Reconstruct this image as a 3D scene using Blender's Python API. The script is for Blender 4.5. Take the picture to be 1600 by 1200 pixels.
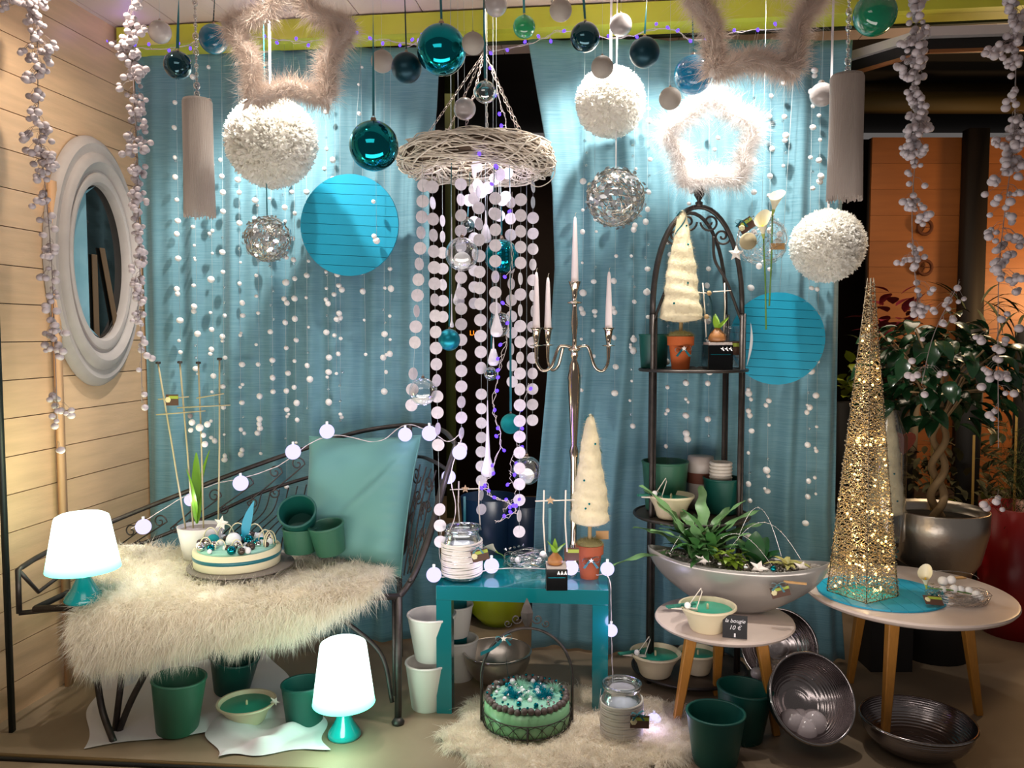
import bpy, math, random
import numpy as np
from mathutils import Vector, Matrix, Euler
PI = math.pi
for o in list(bpy.data.objects): bpy.data.objects.remove(o)
SC = bpy.context.scene
COL = SC.collection
# ------------------------------------------------------------------ camera, world, lights, exposure
F = 1280.0; H = 1.30; PITCH = math.atan(80 / F)
cd = bpy.data.cameras.new('camera'); cam = bpy.data.objects.new('camera', cd); COL.objects.link(cam)
cam.location = (0, 0, H); cam.rotation_euler = (PI/2 - PITCH, 0, 0)
cd.sensor_width = 36; cd.lens = 36 * F / 1600; cd.clip_start = .05
SC.camera = cam
SC.view_settings.view_transform = 'Standard'; SC.view_settings.look = 'None'
SC.view_settings.gamma = 1; SC.view_settings.use_curve_mapping = False
SC.view_settings.exposure = 0.3
W = bpy.data.worlds.new('street_night'); SC.world = W; W.use_nodes = True
W.node_tree.nodes['Background'].inputs[0].default_value = (.85, .78, .74, 1)
W.node_tree.nodes['Background'].inputs[1].default_value = .11

def area_light(name, loc, target, size, power, color, sy=None):
    l = bpy.data.lights.new(name, 'AREA'); l.energy = power; l.color = color; l.size = size
    if sy: l.shape = 'RECTANGLE'; l.size_y = sy
    o = bpy.data.objects.new(name, l); COL.objects.link(o); o.location = loc
    o.rotation_euler = (Vector(target) - Vector(loc)).to_track_quat('-Z', 'Y').to_euler(); o['kind'] = 'helper'
    return o
def spot_light(name, loc, target, power, color, ang=70, blend=.6, r=.02):
    l = bpy.data.lights.new(name, 'SPOT'); l.energy = power; l.color = color; l.spot_size = math.radians(ang)
    l.spot_blend = blend; l.shadow_soft_size = r
    o = bpy.data.objects.new(name, l); COL.objects.link(o); o.location = loc
    o.rotation_euler = (Vector(target) - Vector(loc)).to_track_quat('-Z', 'Y').to_euler(); o['kind'] = 'helper'
    return o
def point_light(name, loc, power, color, r=.03):
    l = bpy.data.lights.new(name, 'POINT'); l.energy = power; l.color = color; l.shadow_soft_size = r
    o = bpy.data.objects.new(name, l); COL.objects.link(o); o.location = loc; o['kind'] = 'helper'
    return o
COOL = (1, .95, .88); WARM = (1, .62, .28)
# recessed halogen spots in the window ceiling, aimed at the back curtain
spot_light('halogen_spot', (-.92, 2.93, 2.50), (-.80, 3.40, 1.3), 75, COOL, 100, .9)
spot_light('halogen_spot', (.30, 2.86, 2.50), (.38, 3.28, 1.3), 62, COOL, 95, .9)
spot_light('halogen_spot', (.83, 2.78, 2.50), (.75, 3.2, 1.5), 58, COOL, 95, .9)
spot_light('halogen_spot', (-.12, 2.93, 2.50), (-.1, 3.0, 1.0), 16, COOL, 60, .9)
spot_light('halogen_spot', (-1.25, 2.55, 2.5), (-1.66, 3.0, 1.35), 21, (1, .87, .72), 100, .9)
spot_light('halogen_spot', (-.7, 2.45, 2.52), (-.85, 2.85, .4), 30, (1, .93, .82), 62, .8)
spot_light('halogen_spot', (.55, 2.35, 2.52), (.45, 2.70, .3), 8, (1, .9, .78), 80, .8)
for hx, tx, ty, tz, e_ in ((-.62, -.86, 3.05, 1.95, 24), (.46, .40, 3.05, 2.05, 18), (.86, .80, 2.98, 1.85, 16), (1.12, 1.12, 2.95, 1.6, 13), (0, -.1, 3.0, 1.9, 9)): spot_light('halogen_spot', (hx, 2.72, 2.49), (tx, ty, tz), e_, COOL, 62, .9)
# added fills: one lifts the ceiling from below, one the front left
area_light('fill_light', (-.1, 1.9, .5), (-.1, 3.3, 2.6), 2.6, 19, (1, .90, .84), .5)
area_light('fill_light', (-.7, 1.0, 2.2), (-.7, 2.8, .5), 1.2, 5, (1, .90, .82), .6)
# shop behind: warm lamps and one tube over the tills
point_light('shop_lamp', (3.35, 4.35, 1.5), 26, WARM, .1)
point_light('shop_lamp', (2.2, 3.6, 1.9), 8, (1, .72, .4), .1)
area_light('shop_ceiling_light', (1.9, 3.9, 2.5), (1.9, 3.9, 0), .8, 7, (1, .8, .6))
area_light('shop_ceiling_light', (0, 5.0, 2.55), (0, 5.0, 0), 1.5, 8, (1, .8, .6))

# ------------------------------------------------------------------ helpers
def P(px, py, Y):
    fy, fz = math.cos(PITCH), -math.sin(PITCH); a = (px - 800) / F; b = (600 - py) / F
    d = Vector((a, fy + b * math.sin(PITCH), fz + b * math.cos(PITCH)))
    return Vector((0, 0, H)) + d * (Y / d.y)
def G(px, py, z=0):
    d = P(px, py, 1) - Vector((0, 0, H)); return Vector((0, 0, H)) + d * ((z - H) / d.z)
def lin(h):
    h = h.lstrip('#'); c = [int(h[i:i+2], 16) / 255 for i in (0, 2, 4)]
    return tuple(((x + .055) / 1.055) ** 2.4 if x > .04 else x / 12.92 for x in c) + (1,)
MATS = {}
def mat(name, col, rough=.5, metal=0, bump=0, bs=60, var=0, vs=8, glow=None, gs=0, trans=0, sheen=0, coat=0, objvar=0, stretch=None, sub=0):
    if name in MATS: return MATS[name]
    m = bpy.data.materials.new(name); m.use_nodes = True; n = m.node_tree.nodes; L = m.node_tree.links; b = n['Principled BSDF']
    c = lin(col) if isinstance(col, str) else col
    b.inputs['Base Color'].default_value = c; b.inputs['Roughness'].default_value = rough; b.inputs['Metallic'].default_value = metal
    if trans: b.inputs['Transmission Weight'].default_value = trans
    if sheen: b.inputs['Sheen Weight'].default_value = sheen; b.inputs['Sheen Roughness'].default_value = .4
    if coat: b.inputs['Coat Weight'].default_value = coat; b.inputs['Coat Roughness'].default_value = .06
    if sub: b.inputs['Subsurface Weight'].default_value = sub; b.inputs['Subsurface Radius'].default_value = (.02, .02, .02)
    if glow: b.inputs['Emission Color'].default_value = lin(glow); b.inputs['Emission Strength'].default_value = gs
    if bump or var:
        tc = n.new('ShaderNodeTexCoord'); mp = n.new('ShaderNodeMapping'); L.new(tc.outputs['Object'], mp.inputs[0])
        if stretch: mp.inputs['Scale'].default_value = stretch
        if bump:
            t = n.new('ShaderNodeTexNoise'); t.inputs['Scale'].default_value = bs; t.inputs['Detail'].default_value = 3; L.new(mp.outputs[0], t.inputs[0])
            bp = n.new('ShaderNodeBump'); bp.inputs['Strength'].default_value = bump; bp.inputs['Distance'].default_value = .003
            L.new(t.outputs[0], bp.inputs['Height']); L.new(bp.outputs[0], b.inputs['Normal'])
        if var:
            t = n.new('ShaderNodeTexNoise'); t.inputs['Scale'].default_value = vs; t.inputs['Detail'].default_value = 4; L.new(mp.outputs[0], t.inputs[0])
            r = n.new('ShaderNodeMapRange'); r.inputs[1].default_value = .3; r.inputs[2].default_value = .7; r.inputs[3].default_value = 1 - var; r.inputs[4].default_value = 1 + var * .6
            hs = n.new('ShaderNodeHueSaturation'); hs.inputs['Color'].default_value = c
            L.new(t.outputs[0], r.inputs[0]); L.new(r.outputs[0], hs.inputs['Value']); L.new(hs.outputs[0], b.inputs['Base Color'])
            if objvar:
                oi = n.new('ShaderNodeObjectInfo'); r2 = n.new('ShaderNodeMapRange'); r2.inputs[3].default_value = 1 - objvar; r2.inputs[4].default_value = 1 + objvar * .5
                L.new(oi.outputs['Random'], r2.inputs[0]); mu = n.new('ShaderNodeMath'); mu.operation = 'MULTIPLY'
                L.new(r.outputs[0], mu.inputs[0]); L.new(r2.outputs[0], mu.inputs[1]); L.new(mu.outputs[0], hs.inputs['Value'])
                va = n.new('ShaderNodeVectorMath'); L.new(tc.outputs['Object'], va.inputs[0]); L.new(oi.outputs['Random'], va.inputs[1]); va.operation = 'ADD'; L.new(va.outputs[0], mp.inputs[0])
    MATS[name] = m; return m
def glass(name, tint, gloss=.12, rough=.02, spec='#ffffff', body=0):
    """thin blown glass: tinted transparency plus a Fresnel reflection"""
    if name in MATS: return MATS[name]
    m = bpy.data.materials.new(name); m.use_nodes = True; n = m.node_tree.nodes; L = m.node_tree.links; n.clear()
    out = n.new('ShaderNodeOutputMaterial'); t = n.new('ShaderNodeBsdfTransparent'); g = n.new('ShaderNodeBsdfGlossy'); mx = n.new('ShaderNodeMixShader')
    t.inputs[0].default_value = lin(tint); g.inputs[0].default_value = lin(spec); g.inputs['Roughness'].default_value = rough
    lw = n.new('ShaderNodeLayerWeight'); lw.inputs[0].default_value = .25
    r = n.new('ShaderNodeMapRange'); r.inputs[3].default_value = gloss * .6; r.inputs[4].default_value = min(1, gloss * 5)
    L.new(lw.outputs['Facing'], r.inputs[0]); L.new(r.outputs[0], mx.inputs[0]); L.new(t.outputs[0], mx.inputs[1]); L.new(g.outputs[0], mx.inputs[2]); L.new(mx.outputs[0], out.inputs[0])
    if body:
        d = n.new('ShaderNodeBsdfTranslucent'); d2 = n.new('ShaderNodeBsdfDiffuse'); m1 = n.new('ShaderNodeMixShader'); m2 = n.new('ShaderNodeMixShader')
        d.inputs[0].default_value = d2.inputs[0].default_value = lin(tint); m1.inputs[0].default_value = .5; m2.inputs[0].default_value = body
        L.new(d.outputs[0], m1.inputs[1]); L.new(d2.outputs[0], m1.inputs[2]); L.new(t.outputs[0], m2.inputs[1]); L.new(m1.outputs[0], m2.inputs[2]); L.new(m2.outputs[0], mx.inputs[1])
    MATS[name] = m; return m
def emis(name, col, s):
    if name in MATS: return MATS[name]
    m = bpy.data.materials.new(name); m.use_nodes = True; n = m.node_tree.nodes; L = m.node_tree.links; n.clear()
    out = n.new('ShaderNodeOutputMaterial'); e = n.new('ShaderNodeEmission'); e.inputs[0].default_value = lin(col); e.inputs[1].default_value = s
    L.new(e.outputs[0], out.inputs[0]); m.cycles.emission_sampling = 'NONE'; MATS[name] = m; return m
def fuzzy(name, col, tr=.5, rough=.9, var=0):
    """thin strands / feather barbs / paper: diffuse + translucent"""
    if name in MATS: return MATS[name]
    m = bpy.data.materials.new(name); m.use_nodes = True; n = m.node_tree.nodes; L = m.node_tree.links; n.clear()
    out = n.new('ShaderNodeOutputMaterial'); d = n.new('ShaderNodeBsdfDiffuse'); t = n.new('ShaderNodeBsdfTranslucent'); mx = n.new('ShaderNodeMixShader')
    d.inputs[0].default_value = t.inputs[0].default_value = lin(col); mx.inputs[0].default_value = tr
    L.new(d.outputs[0], mx.inputs[1]); L.new(t.outputs[0], mx.inputs[2]); L.new(mx.outputs[0], out.inputs[0])
    MATS[name] = m; return m

class MB:
    def __init__(s): s.v = []; s.f = []
    def add(s, vs, fs, M=None):
        k = len(s.v)
        s.v += [tuple(M @ Vector(p)) for p in vs] if M is not None else [tuple(p) for p in vs]
        s.f += [tuple(i + k for i in f) for f in fs]; return s
    def box(s, c, d, rz=0, M=None):
        x, y, z = d[0]/2, d[1]/2, d[2]/2; m = Matrix.Translation(c) @ Matrix.Rotation(rz, 4, 'Z')
        if M is not None: m = M @ m
        vs = [(-x,-y,-z),(x,-y,-z),(x,y,-z),(-x,y,-z),(-x,-y,z),(x,-y,z),(x,y,z),(-x,y,z)]
        return s.add(vs, [(0,3,2,1),(4,5,6,7),(0,1,5,4),(1,2,6,5),(2,3,7,6),(3,0,4,7)], m)
    def lathe(s, prof, n=24, M=None, ph=0):
        vs = []; idx = []
        for r, z in prof:
            if r < 1e-6: idx.append([len(vs)]*n); vs.append((0, 0, z))
            else:
                idx.append(list(range(len(vs), len(vs)+n))); vs += [(r*math.cos(ph+2*PI*i/n), r*math.sin(ph+2*PI*i/n), z) for i in range(n)]
        fs = []
        for a, b in zip(idx, idx[1:]):
            for i in range(n):
                j = (i+1) % n; q = [a[i], a[j], b[j], b[i]]; u = list(dict.fromkeys(q))
                if len(u) > 2: fs.append(u)
        return s.add(vs, fs, M)
    def tube(s, pts, r, n=6, closed=False):
        pts = [Vector(p) for p in pts]; m = len(pts)
        if m < 2: return s
        rr = r if isinstance(r, (list, tuple)) else [r]*m
        up = None; vs = []
        for i, p in enumerate(pts):
            a = pts[i-1] if (i or closed) else p; b = pts[(i+1) % m] if (i < m-1 or closed) else p
            t = (b - a); t = t.normalized() if t.length > 1e-9 else Vector((0,0,1))
            if up is None: up = t.orthogonal().normalized()
            up = (up - t*up.dot(t)); up = up.normalized() if up.length > 1e-6 else t.orthogonal().normalized()
            w = t.cross(up)
            vs += [p + (up*math.cos(2*PI*k/n) + w*math.sin(2*PI*k/n))*rr[i] for k in range(n)]
        fs = []
        for i in range(m if closed else m-1):
            j = (i+1) % m
            for k in range(n): fs.append((i*n+k, i*n+(k+1) % n, j*n+(k+1) % n, j*n+k))
        if not closed: fs += [tuple(range(n))[::-1], tuple(range((m-1)*n, m*n))]
        return s.add(vs, fs)
    def sph(s, c, r, nu=14, nv=8, sc=(1,1,1)):
        pr = [(r*math.sin(PI*i/nv), -r*math.cos(PI*i/nv)) for i in range(nv+1)]; pr[0] = (0, -r); pr[-1] = (0, r)
        return s.lathe(pr, nu, Matrix.Translation(c) @ Matrix.Diagonal((*sc, 1)))
    def grid(s, fn, nu, nv, closeu=False):
        vs = [fn(i/nu, j/nv) for j in range(nv+1) for i in range(nu+(0 if closeu else 1))]; w = nu + (0 if closeu else 1)
        fs = [(j*w+i, j*w+(i+1) % w, (j+1)*w+(i+1) % w, (j+1)*w+i) for j in range(nv) for i in range(nu)]
        return s.add(vs, fs)
    def star(s, r, ri, t, M=None, n=5):
        vs = []
        for k in range(2*n):
            q = r if k % 2 == 0 else ri; a = PI/2 + k*PI/n; vs.append((q*math.cos(a), 0, q*math.sin(a)))
        m = len(vs); vs += [(0, -t, 0), (0, t, 0)]
        return s.add(vs, [(i, (i+1) % m, m) for i in range(m)] + [((i+1) % m, i, m+1) for i in range(m)], M)
    def mesh(s, name, m, smooth=True):
        me = bpy.data.meshes.new(name); me.from_pydata(s.v, [], s.f)
        if m is not None: me.materials.append(m)
        if smooth: me.shade_smooth()
        me.update(); return me
    def build(s, name, m, parent=None, loc=None, smooth=True, auto=None):
        o = bpy.data.objects.new(name, s.mesh(name, m, smooth)); COL.objects.link(o)
        if auto:
            me = o.data; me.set_sharp_from_angle(angle=math.radians(auto))
        if parent is not None: o.parent = parent
        if loc is not None: o.location = loc
        return o
def inst(name, me, parent=None, loc=(0,0,0), rot=(0,0,0), sc=1, M=None):
    o = bpy.data.objects.new(name, me); COL.objects.link(o)
    if parent is not None: o.parent = parent
    if M is not None: o.matrix_local = M
    else: o.location = loc; o.rotation_euler = rot; o.scale = (sc,)*3 if not isinstance(sc, (tuple, list)) else sc
    return o
def thing(name, label, cat, loc=(0,0,0), rz=0, group=None):
    o = bpy.data.objects.new(name, None); COL.objects.link(o); o.location = loc; o.rotation_euler = (0,0,rz); o.empty_display_size = .05
    o['label'] = label; o['category'] = cat
    if group: o['group'] = group
    return o
def tag(o, label, cat, group=None, kind=None):
    if label: o['label'] = label
    if cat: o['category'] = cat
    if group: o['group'] = group
    if kind: o['kind'] = kind
    return o
def fast(name, V, Fq, m, parent=None, kind='stuff'):
    me = bpy.data.meshes.new(name); me.from_pydata(V.reshape(-1, 3).tolist(), [], Fq); me.materials.append(m); me.update(); me.shade_smooth()
    o = bpy.data.objects.new(name, me); COL.objects.link(o)
    if parent is not None: o.parent = parent
    if kind: o['kind'] = kind
    return o
def blades(name, B, D, L, w, m, parent=None, droop=.3, rs=np.random.RandomState(1)):
    """B roots (n,3), D directions (n,3), L lengths (n,), each a tapered two-segment strand"""
    n = len(B); D = D/np.linalg.norm(D, axis=1, keepdims=True)
    S = np.cross(D, rs.normal(size=(n,3))); S /= np.linalg.norm(S, axis=1, keepdims=True) + 1e-9
    L = L[:, None]; C = rs.normal(size=(n,3))*L*.12; C[:, 2] -= L[:, 0]*droop*.5
    Mi = B + D*L*.5 + C*.4; T = B + D*L + C*1.7
    V = np.stack([B - S*w, B + S*w, Mi + S*w*.7, Mi - S*w*.7, T], axis=1)
    Fq = []
    for i in range(n):
        k = i*5; Fq.append((k, k+1, k+2, k+3)); Fq.append((k+3, k+2, k+4))
    return fast(name, V, Fq, m, parent)
def spline(pts, n=8, closed=False):
    pts = [Vector(p) for p in pts]; m = len(pts); out = []
    for i in range(m if closed else m-1):
        p0 = pts[(i-1) % m] if (i or closed) else pts[0]*2 - pts[1]; p1 = pts[i]; p2 = pts[(i+1) % m]; p3 = pts[(i+2) % m] if (i+2 < m or closed) else p2*2 - p1
        for k in range(n):
            t = k/n; out.append(.5*((2*p1) + (p2-p0)*t + (2*p0-5*p1+4*p2-p3)*t*t + (3*p1-p0-3*p2+p3)*t**3))
    if not closed: out.append(pts[-1])
    return out
def frame_M(loc, z, x=None, sc=1):
    z = Vector(z).normalized(); x = Vector(x) if x is not None else z.orthogonal(); x = (x - z*x.dot(z)).normalized(); y = z.cross(x)
    M = Matrix((x, y, z)).transposed().to_4x4(); M.translation = Vector(loc); return M @ Matrix.Scale(sc, 4)
def R(seed): return random.Random(seed)
ORD = ['first','second','third','fourth','fifth','sixth','seventh','eighth','ninth','tenth','eleventh','twelfth','thirteenth','fourteenth','fifteenth','sixteenth']
TH = math.radians(7.0); ct, st = math.cos(TH), math.sin(TH)
CEIL = 2.53
def curtY(px): return 3.30/(1 + .1228*(px-800)/F)
def wallX(Y): return -2.076 + .14*Y

# ------------------------------------------------------------------ materials
pine = mat('pale_varnished_pine', '#d3b08c', .38, bump=.15, bs=30, var=.10, vs=5, objvar=.10, stretch=(1, 1, 9))
teal_gloss = mat('teal_lacquer', '#086a70', .16, coat=.4)
teal_pot = mat('teal_ceramic', '#0a5147', .45, bump=.05, bs=40)
green_pot = mat('sage_ceramic', '#31664f', .42, bump=.05, bs=40)
dark_pot = mat('dark_green_ceramic', '#06483f', .4)
white_pot = mat('white_ceramic', '#e4ded6', .35)
cream = mat('cream_stoneware', '#d8c9a8', .5, bump=.1, bs=60)
wax_green = mat('green_wax', '#2fa587', .4, sub=.2)
iron = mat('antique_iron', '#4b4542', .45, .7, bump=.2, bs=80, var=.25, vs=30)
silver = mat('polished_silver', '#c9c2ba', .13, 1)
silver_h = mat('hammered_silver', '#c6beb4', .34, .95, bump=.35, bs=45)
chrome = mat('chrome', '#d8d4d2', .08, 1)
copper_cap = mat('ornament_cap_metal', '#9a8272', .3, 1)
white_plastic = mat('white_plastic', '#eeeeee', .3)
white_felt = mat('white_felt', '#f3efec', .9, sheen=.3)
berry_m = mat('frosted_white_berry', '#bdb2b6', .55, bump=.1, bs=200)
capiz = mat('capiz_shell', '#ded6dc', .35, var=.12, vs=60)
nylon = mat('clear_nylon_thread', '#b9c4c6', .3)
ribbon_t = mat('teal_satin_ribbon', '#0c6670', .35, sheen=.3)
ribbon_d = mat('dark_teal_ribbon', '#08343c', .4)
white_rib = mat('white_ribbon', '#e8e4e4', .5)
cable_m = mat('white_twisted_cable', '#d5c9c3', .45)
clear_m = glass('clear_glass', '#f6f8fa', .16)
black_m = mat('glossy_black', '#050607', .12)
brownc = mat('brown_card', '#54382a', .7)
kraft = mat('kraft_card', '#b98f5a', .7)
limec = mat('lime_card', '#9fae3c', .6)
creamc = mat('cream_card', '#ddd2a4', .7)
starw = mat('white_wood_star', '#efe6dc', .6)
starn = mat('natural_wood_star', '#b89a77', .6)
twig_m = mat('bleached_twig', '#e6dacb', .7)
moss = mat('dry_moss', '#8d8455', .95)
terra = mat('terracotta', '#a3502a', .8, bump=.1, bs=50, var=.12)
gravel = mat('grey_gravel', '#9a928a', .8, bump=.9, bs=160, var=.4, vs=120)
leaf_g = mat('green_leaf', '#3c6b34', .4, var=.2, vs=20)
leaf_d = mat('dark_glossy_leaf', '#1d3f24', .2, var=.2, vs=20, coat=.3)
leaf_l = mat('lime_green_leaf', '#7fa82d', .4)
leaf_v = mat('cream_variegated_leaf', '#b3ad63', .45, var=.35, vs=60)
sph_hi = MB().sph((0,0,0), 1, 28, 18).mesh('ball', None)
def sphere_mesh(m, lo=False, nm='ball'):
    k = 'SM' + m.name + str(lo)
    if k not in MATS: MATS[k] = MB().sph((0,0,0), 1, 12 if lo else 32, 8 if lo else 20).mesh(nm, m)
    return MATS[k]

# ------------------------------------------------------------------ structure
def struct(o): o['kind'] = 'structure'; return o
fl = MB().add([(-2.6,2.2,0),(4.6,2.2,0),(4.6,6.6,0),(-2.6,6.6,0)], [(0,1,2,3)]).build('floor', mat('beige_stone_floor', '#8a7761', .45, bump=.1, bs=20, var=.14, vs=5))
struct(fl)
# left wall: backing plus individual pine planks
yA, yB = 2.2, 3.62
ux = Vector((.14, 1, 0)).normalized(); nx = Vector((1, -.14, 0)).normalized()
ang = math.atan2(ux.y, ux.x)
wc = Vector((wallX((yA+yB)/2), (yA+yB)/2, CEIL/2))
wl = MB().box(wc - nx*.05, ((yB-yA)*1.02, .05, CEIL), ang).build('wall_left', mat('dark_plank_gap', '#3c2415', .9)); struct(wl)
ph = .1287
pme = None
for i in range(20):
    z = .002 + ph*(i+.5) - .02
    if z - ph/2 > CEIL: break
    if pme is None:
        b = MB(); L2 = (yB-yA)*.51; h2 = ph/2 - .0016; t = .011
        b.add([(-L2,-t,-h2),(L2,-t,-h2),(L2,-t,h2),(-L2,-t,h2),(-L2,0,-h2+.001),(L2,0,-h2+.001),(L2,0,h2-.001),(-L2,0,h2-.001),(-L2,-t-.01,-h2),(L2,-t-.01,-h2)],
              [(0,1,2,3)[::-1],(3,2,6,7)[::-1],(0,4,5,1)[::-1],(1,5,6,2)[::-1],(0,3,7,4)[::-1]]); 
        pme = MB(); pme.box((0,0,0), (2*L2, .02, 2*h2)); pme = pme.mesh('plank', pine, False)
    inst('plank', pme, wl, wc - nx*.012 + Vector((0,0,z - wc.z)), (0, 0, ang))
bt = P(84, 520, 2.955)
struct(MB().box((bt.x+.012, bt.y, .92), (.015, .03, 1.84), ang-PI/2).build('trim_1', mat('honey_pine_strip', '#cba077', .5)))
# window frame: sill rail in front, post at the left
a = P(-60, 1166, 2.62); b_ = G(900, 1216, -.01)
d = (b_-a); sl = MB()
a2 = G(-80, 1178, 0); b2 = G(1700, 1262, 0); dd = b2-a2
struct(MB().box((a2+b2)/2 + Vector((0,0,.002)), (dd.length, .012, .012), math.atan2(dd.y, dd.x)).build('trim_2', mat('brushed_bronze', '#8a734f', .4, .5)))
struct(MB().box((a2+b2)/2 + Vector((0,-.02,.004)), (dd.length, .012, .008), math.atan2(dd.y, dd.x)).build('trim_3', mat('dark_rubber_seal', '#0d1014', .6)))
fp = P(3, 600, 2.60)
struct(MB().box((fp.x-.010, fp.y, 1.25), (.012, .02, 2.5)).build('trim_4', mat('dark_bronze', '#1c211f', .5, .4)))
# ceiling over the display: panels with thin joints
cl = MB().box((.0, 2.95, CEIL+.02), (4.2, 1.5, .02), -TH).build('ceiling', mat('white_joint', '#f4efe9', .6)); struct(cl)
cp = MB().box((0,0,0), (.246, 1.5, .01)).mesh('ceiling_panel', mat('white_pvc_panel', '#cdb9ae', .45), False)
for i in range(16):
    s = -2.0 + i*.25
    inst('ceiling_panel', cp, cl, (s*ct + .0, 2.95 - s*st, CEIL+.005), (0, 0, -TH))
# lime lintel in front of the curtain head
lime = mat('lime_painted_wood', '#c6c83e', .45, var=.06)
c0 = Vector((.45, curtY(980)-.10, 2.485)); 
lb = MB()
ln = 4.1
lb.box((0, 0, 0), (ln, .05, .075)); lb.box((0, .06, -.028), (ln, .08, .02))
struct(lb.build('trim_5', lime, loc=c0, smooth=False)).rotation_euler = (0, 0, -TH)
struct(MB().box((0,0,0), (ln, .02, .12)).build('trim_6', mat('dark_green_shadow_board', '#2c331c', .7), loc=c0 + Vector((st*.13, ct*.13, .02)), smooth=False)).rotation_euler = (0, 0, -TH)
# shop shell behind
dark_w = mat('dark_brown_wall', '#2a1c14', .8, var=.2)
struct(MB().box((.8, 6.5, 1.4), (7.6, .06, 2.8)).build('wall_back', dark_w))
struct(MB().box((4.5, 4.6, 1.4), (.06, 4, 2.8)).build('wall_right', dark_w))
struct(MB().box((1.2, 5.15, 2.9), (7, 2.9, .04)).build('ceiling_shop', mat('dark_shop_ceiling', '#1a1410', .9)))
struct(MB().box((-2.2, 5.0, 1.4), (.06, 3, 2.8)).build('wall_side', dark_w))
orange = mat('orange_varnished_pine', '#9a5c2c', .5, var=.12, vs=4, objvar=.12, stretch=(1,1,8))
def plank_wall(x0, x1, Y, z0, z1, n, nm, m):
    w = MB().box(((x0+x1)/2, Y+.03, (z0+z1)/2), (x1-x0, .03, z1-z0)).build(nm, dark_w); struct(w)
    hh = (z1-z0)/n; me = MB().box((0,0,0), (x1-x0, .02, hh-.0015)).mesh('plank', m, False)
    for i in range(n): inst('plank', me, w, ((x0+x1)/2, Y, z0+hh*(i+.5)))
plank_wall(P(1368,0,5).x, P(1520,0,5).x, 5, 0, P(0,215,5).z, 16, 'wall_shop', orange)
plank_wall(P(1553,0,4.9).x, P(1800,0,4.9).x, 4.9, 0, P(0,215,4.9).z, 16, 'wall_shop', orange)
struct(MB().box((P(1537,0,4.9).x, 4.93, 1.25), (.12, .08, 2.5)).build('trim_7', mat('dark_post', '#1d130c', .7)))
struct(MB().box((P(1460,0,4.85).x+.1, 4.86, P(0,160,4.85).z), (1.4, .1, .10)).build('trim_8', mat('olive_beam', '#4a3a12', .7)))
struct(MB().box((P(1460,0,4.85).x+.1, 5.3, P(0,160,4.85).z+.2), (1.6, .1, .06)).build('trim_9', mat('olive_beam', '#4a3a12', .7)))
# aluminium head rail of the side opening
rail = mat('white_aluminium', '#cfc8c8', .35, .3); rod = mat('brown_rod', '#8a5a34', .4, .4)
q0 = P(1318, 92, 3.29); q1 = P(1452, 51, 2.99); q2 = P(1640, 45, 2.96)
def bar(nm, a, b, w, h, m):
    d = b-a; o = MB().box((0,0,0), (d.length, w, h)).build(nm, m, loc=(a+b)/2, smooth=False)
    o.rotation_euler = d.to_track_quat('X', 'Z').to_euler(); return o
struct(bar('trim_10', q0, q1, .03, .032, rail)); struct(bar('trim_11', q1, q2, .03, .032, rail))
dz = Vector((0,0,-.055))
struct(bar('trim_12', q0+dz*1.2, q1+dz*1.2, .012, .012, rod)); struct(bar('trim_13', q1+dz*1.2, q2+dz*1.2, .012, .012, rod))
struct(bar('trim_14', q0+dz*.6+Vector((0,.03,0)), q1+dz*.6+Vector((0,.03,0)), .02, .06, mat('dark_track', '#15120f', .6)))
struct(bar('trim_15', q1+dz*.6+Vector((0,.03,0)), q2+dz*.6+Vector((0,.03,0)), .02, .06, mat('dark_track', '#15120f', .6)))
# mullion hidden behind the right curtain, and lime strip seen through the gap
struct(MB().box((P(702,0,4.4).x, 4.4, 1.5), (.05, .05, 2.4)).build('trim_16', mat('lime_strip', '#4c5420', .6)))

# ------------------------------------------------------------------ curtains
cm = bpy.data.materials.new('teal_slub_curtain'); cm.use_nodes = True
n = cm.node_tree.nodes; L = cm.node_tree.links; b = n['Principled BSDF']
b.inputs['Roughness'].default_value = .7; b.inputs['Sheen Weight'].default_value = .15
tc = n.new('ShaderNodeTexCoord'); mp = n.new('ShaderNodeMapping'); mp.inputs['Scale'].default_value = (10, 10, 480); L.new(tc.outputs['Object'], mp.inputs[0])
nz = n.new('ShaderNodeTexNoise'); nz.inputs['Scale'].default_value = 1; nz.inputs['Detail'].default_value = 3; L.new(mp.outputs[0], nz.inputs[0])
cr = n.new('ShaderNodeValToRGB'); cr.color_ramp.elements[0].position = .3; cr.color_ramp.elements[1].position = .72
cr.color_ramp.elements[0].color = lin('#5a8b99'); cr.color_ramp.elements[1].color = lin('#759fad'); L.new(nz.outputs[0], cr.inputs[0]); L.new(cr.outputs[0], b.inputs['Base Color'])
bp = n.new('ShaderNodeBump'); bp.inputs['Strength'].default_value = .3; bp.inputs['Distance'].default_value = .002; L.new(nz.outputs[0], bp.inputs['Height']); L.new(bp.outputs[0], b.inputs['Normal'])
def interp(tab, y):
    for (y0, x0), (y1, x1) in zip(tab, tab[1:]):
        if y <= y1: return x0 + (x1-x0)*max(0, (y-y0)/(y1-y0))
    return tab[-1][1]
def fold(px, py):
    s = px/1000*2*PI
    a = .016*math.sin(s*7+1.2*math.sin(py/260+px/90)) + .012*math.sin(s*17.3+1+py/500) + .008*math.sin(s*31+py/300) + .006*math.sin(s*5)
    return a*(.35 + .65*min(1, max(0, (py-80)/350)))
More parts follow.
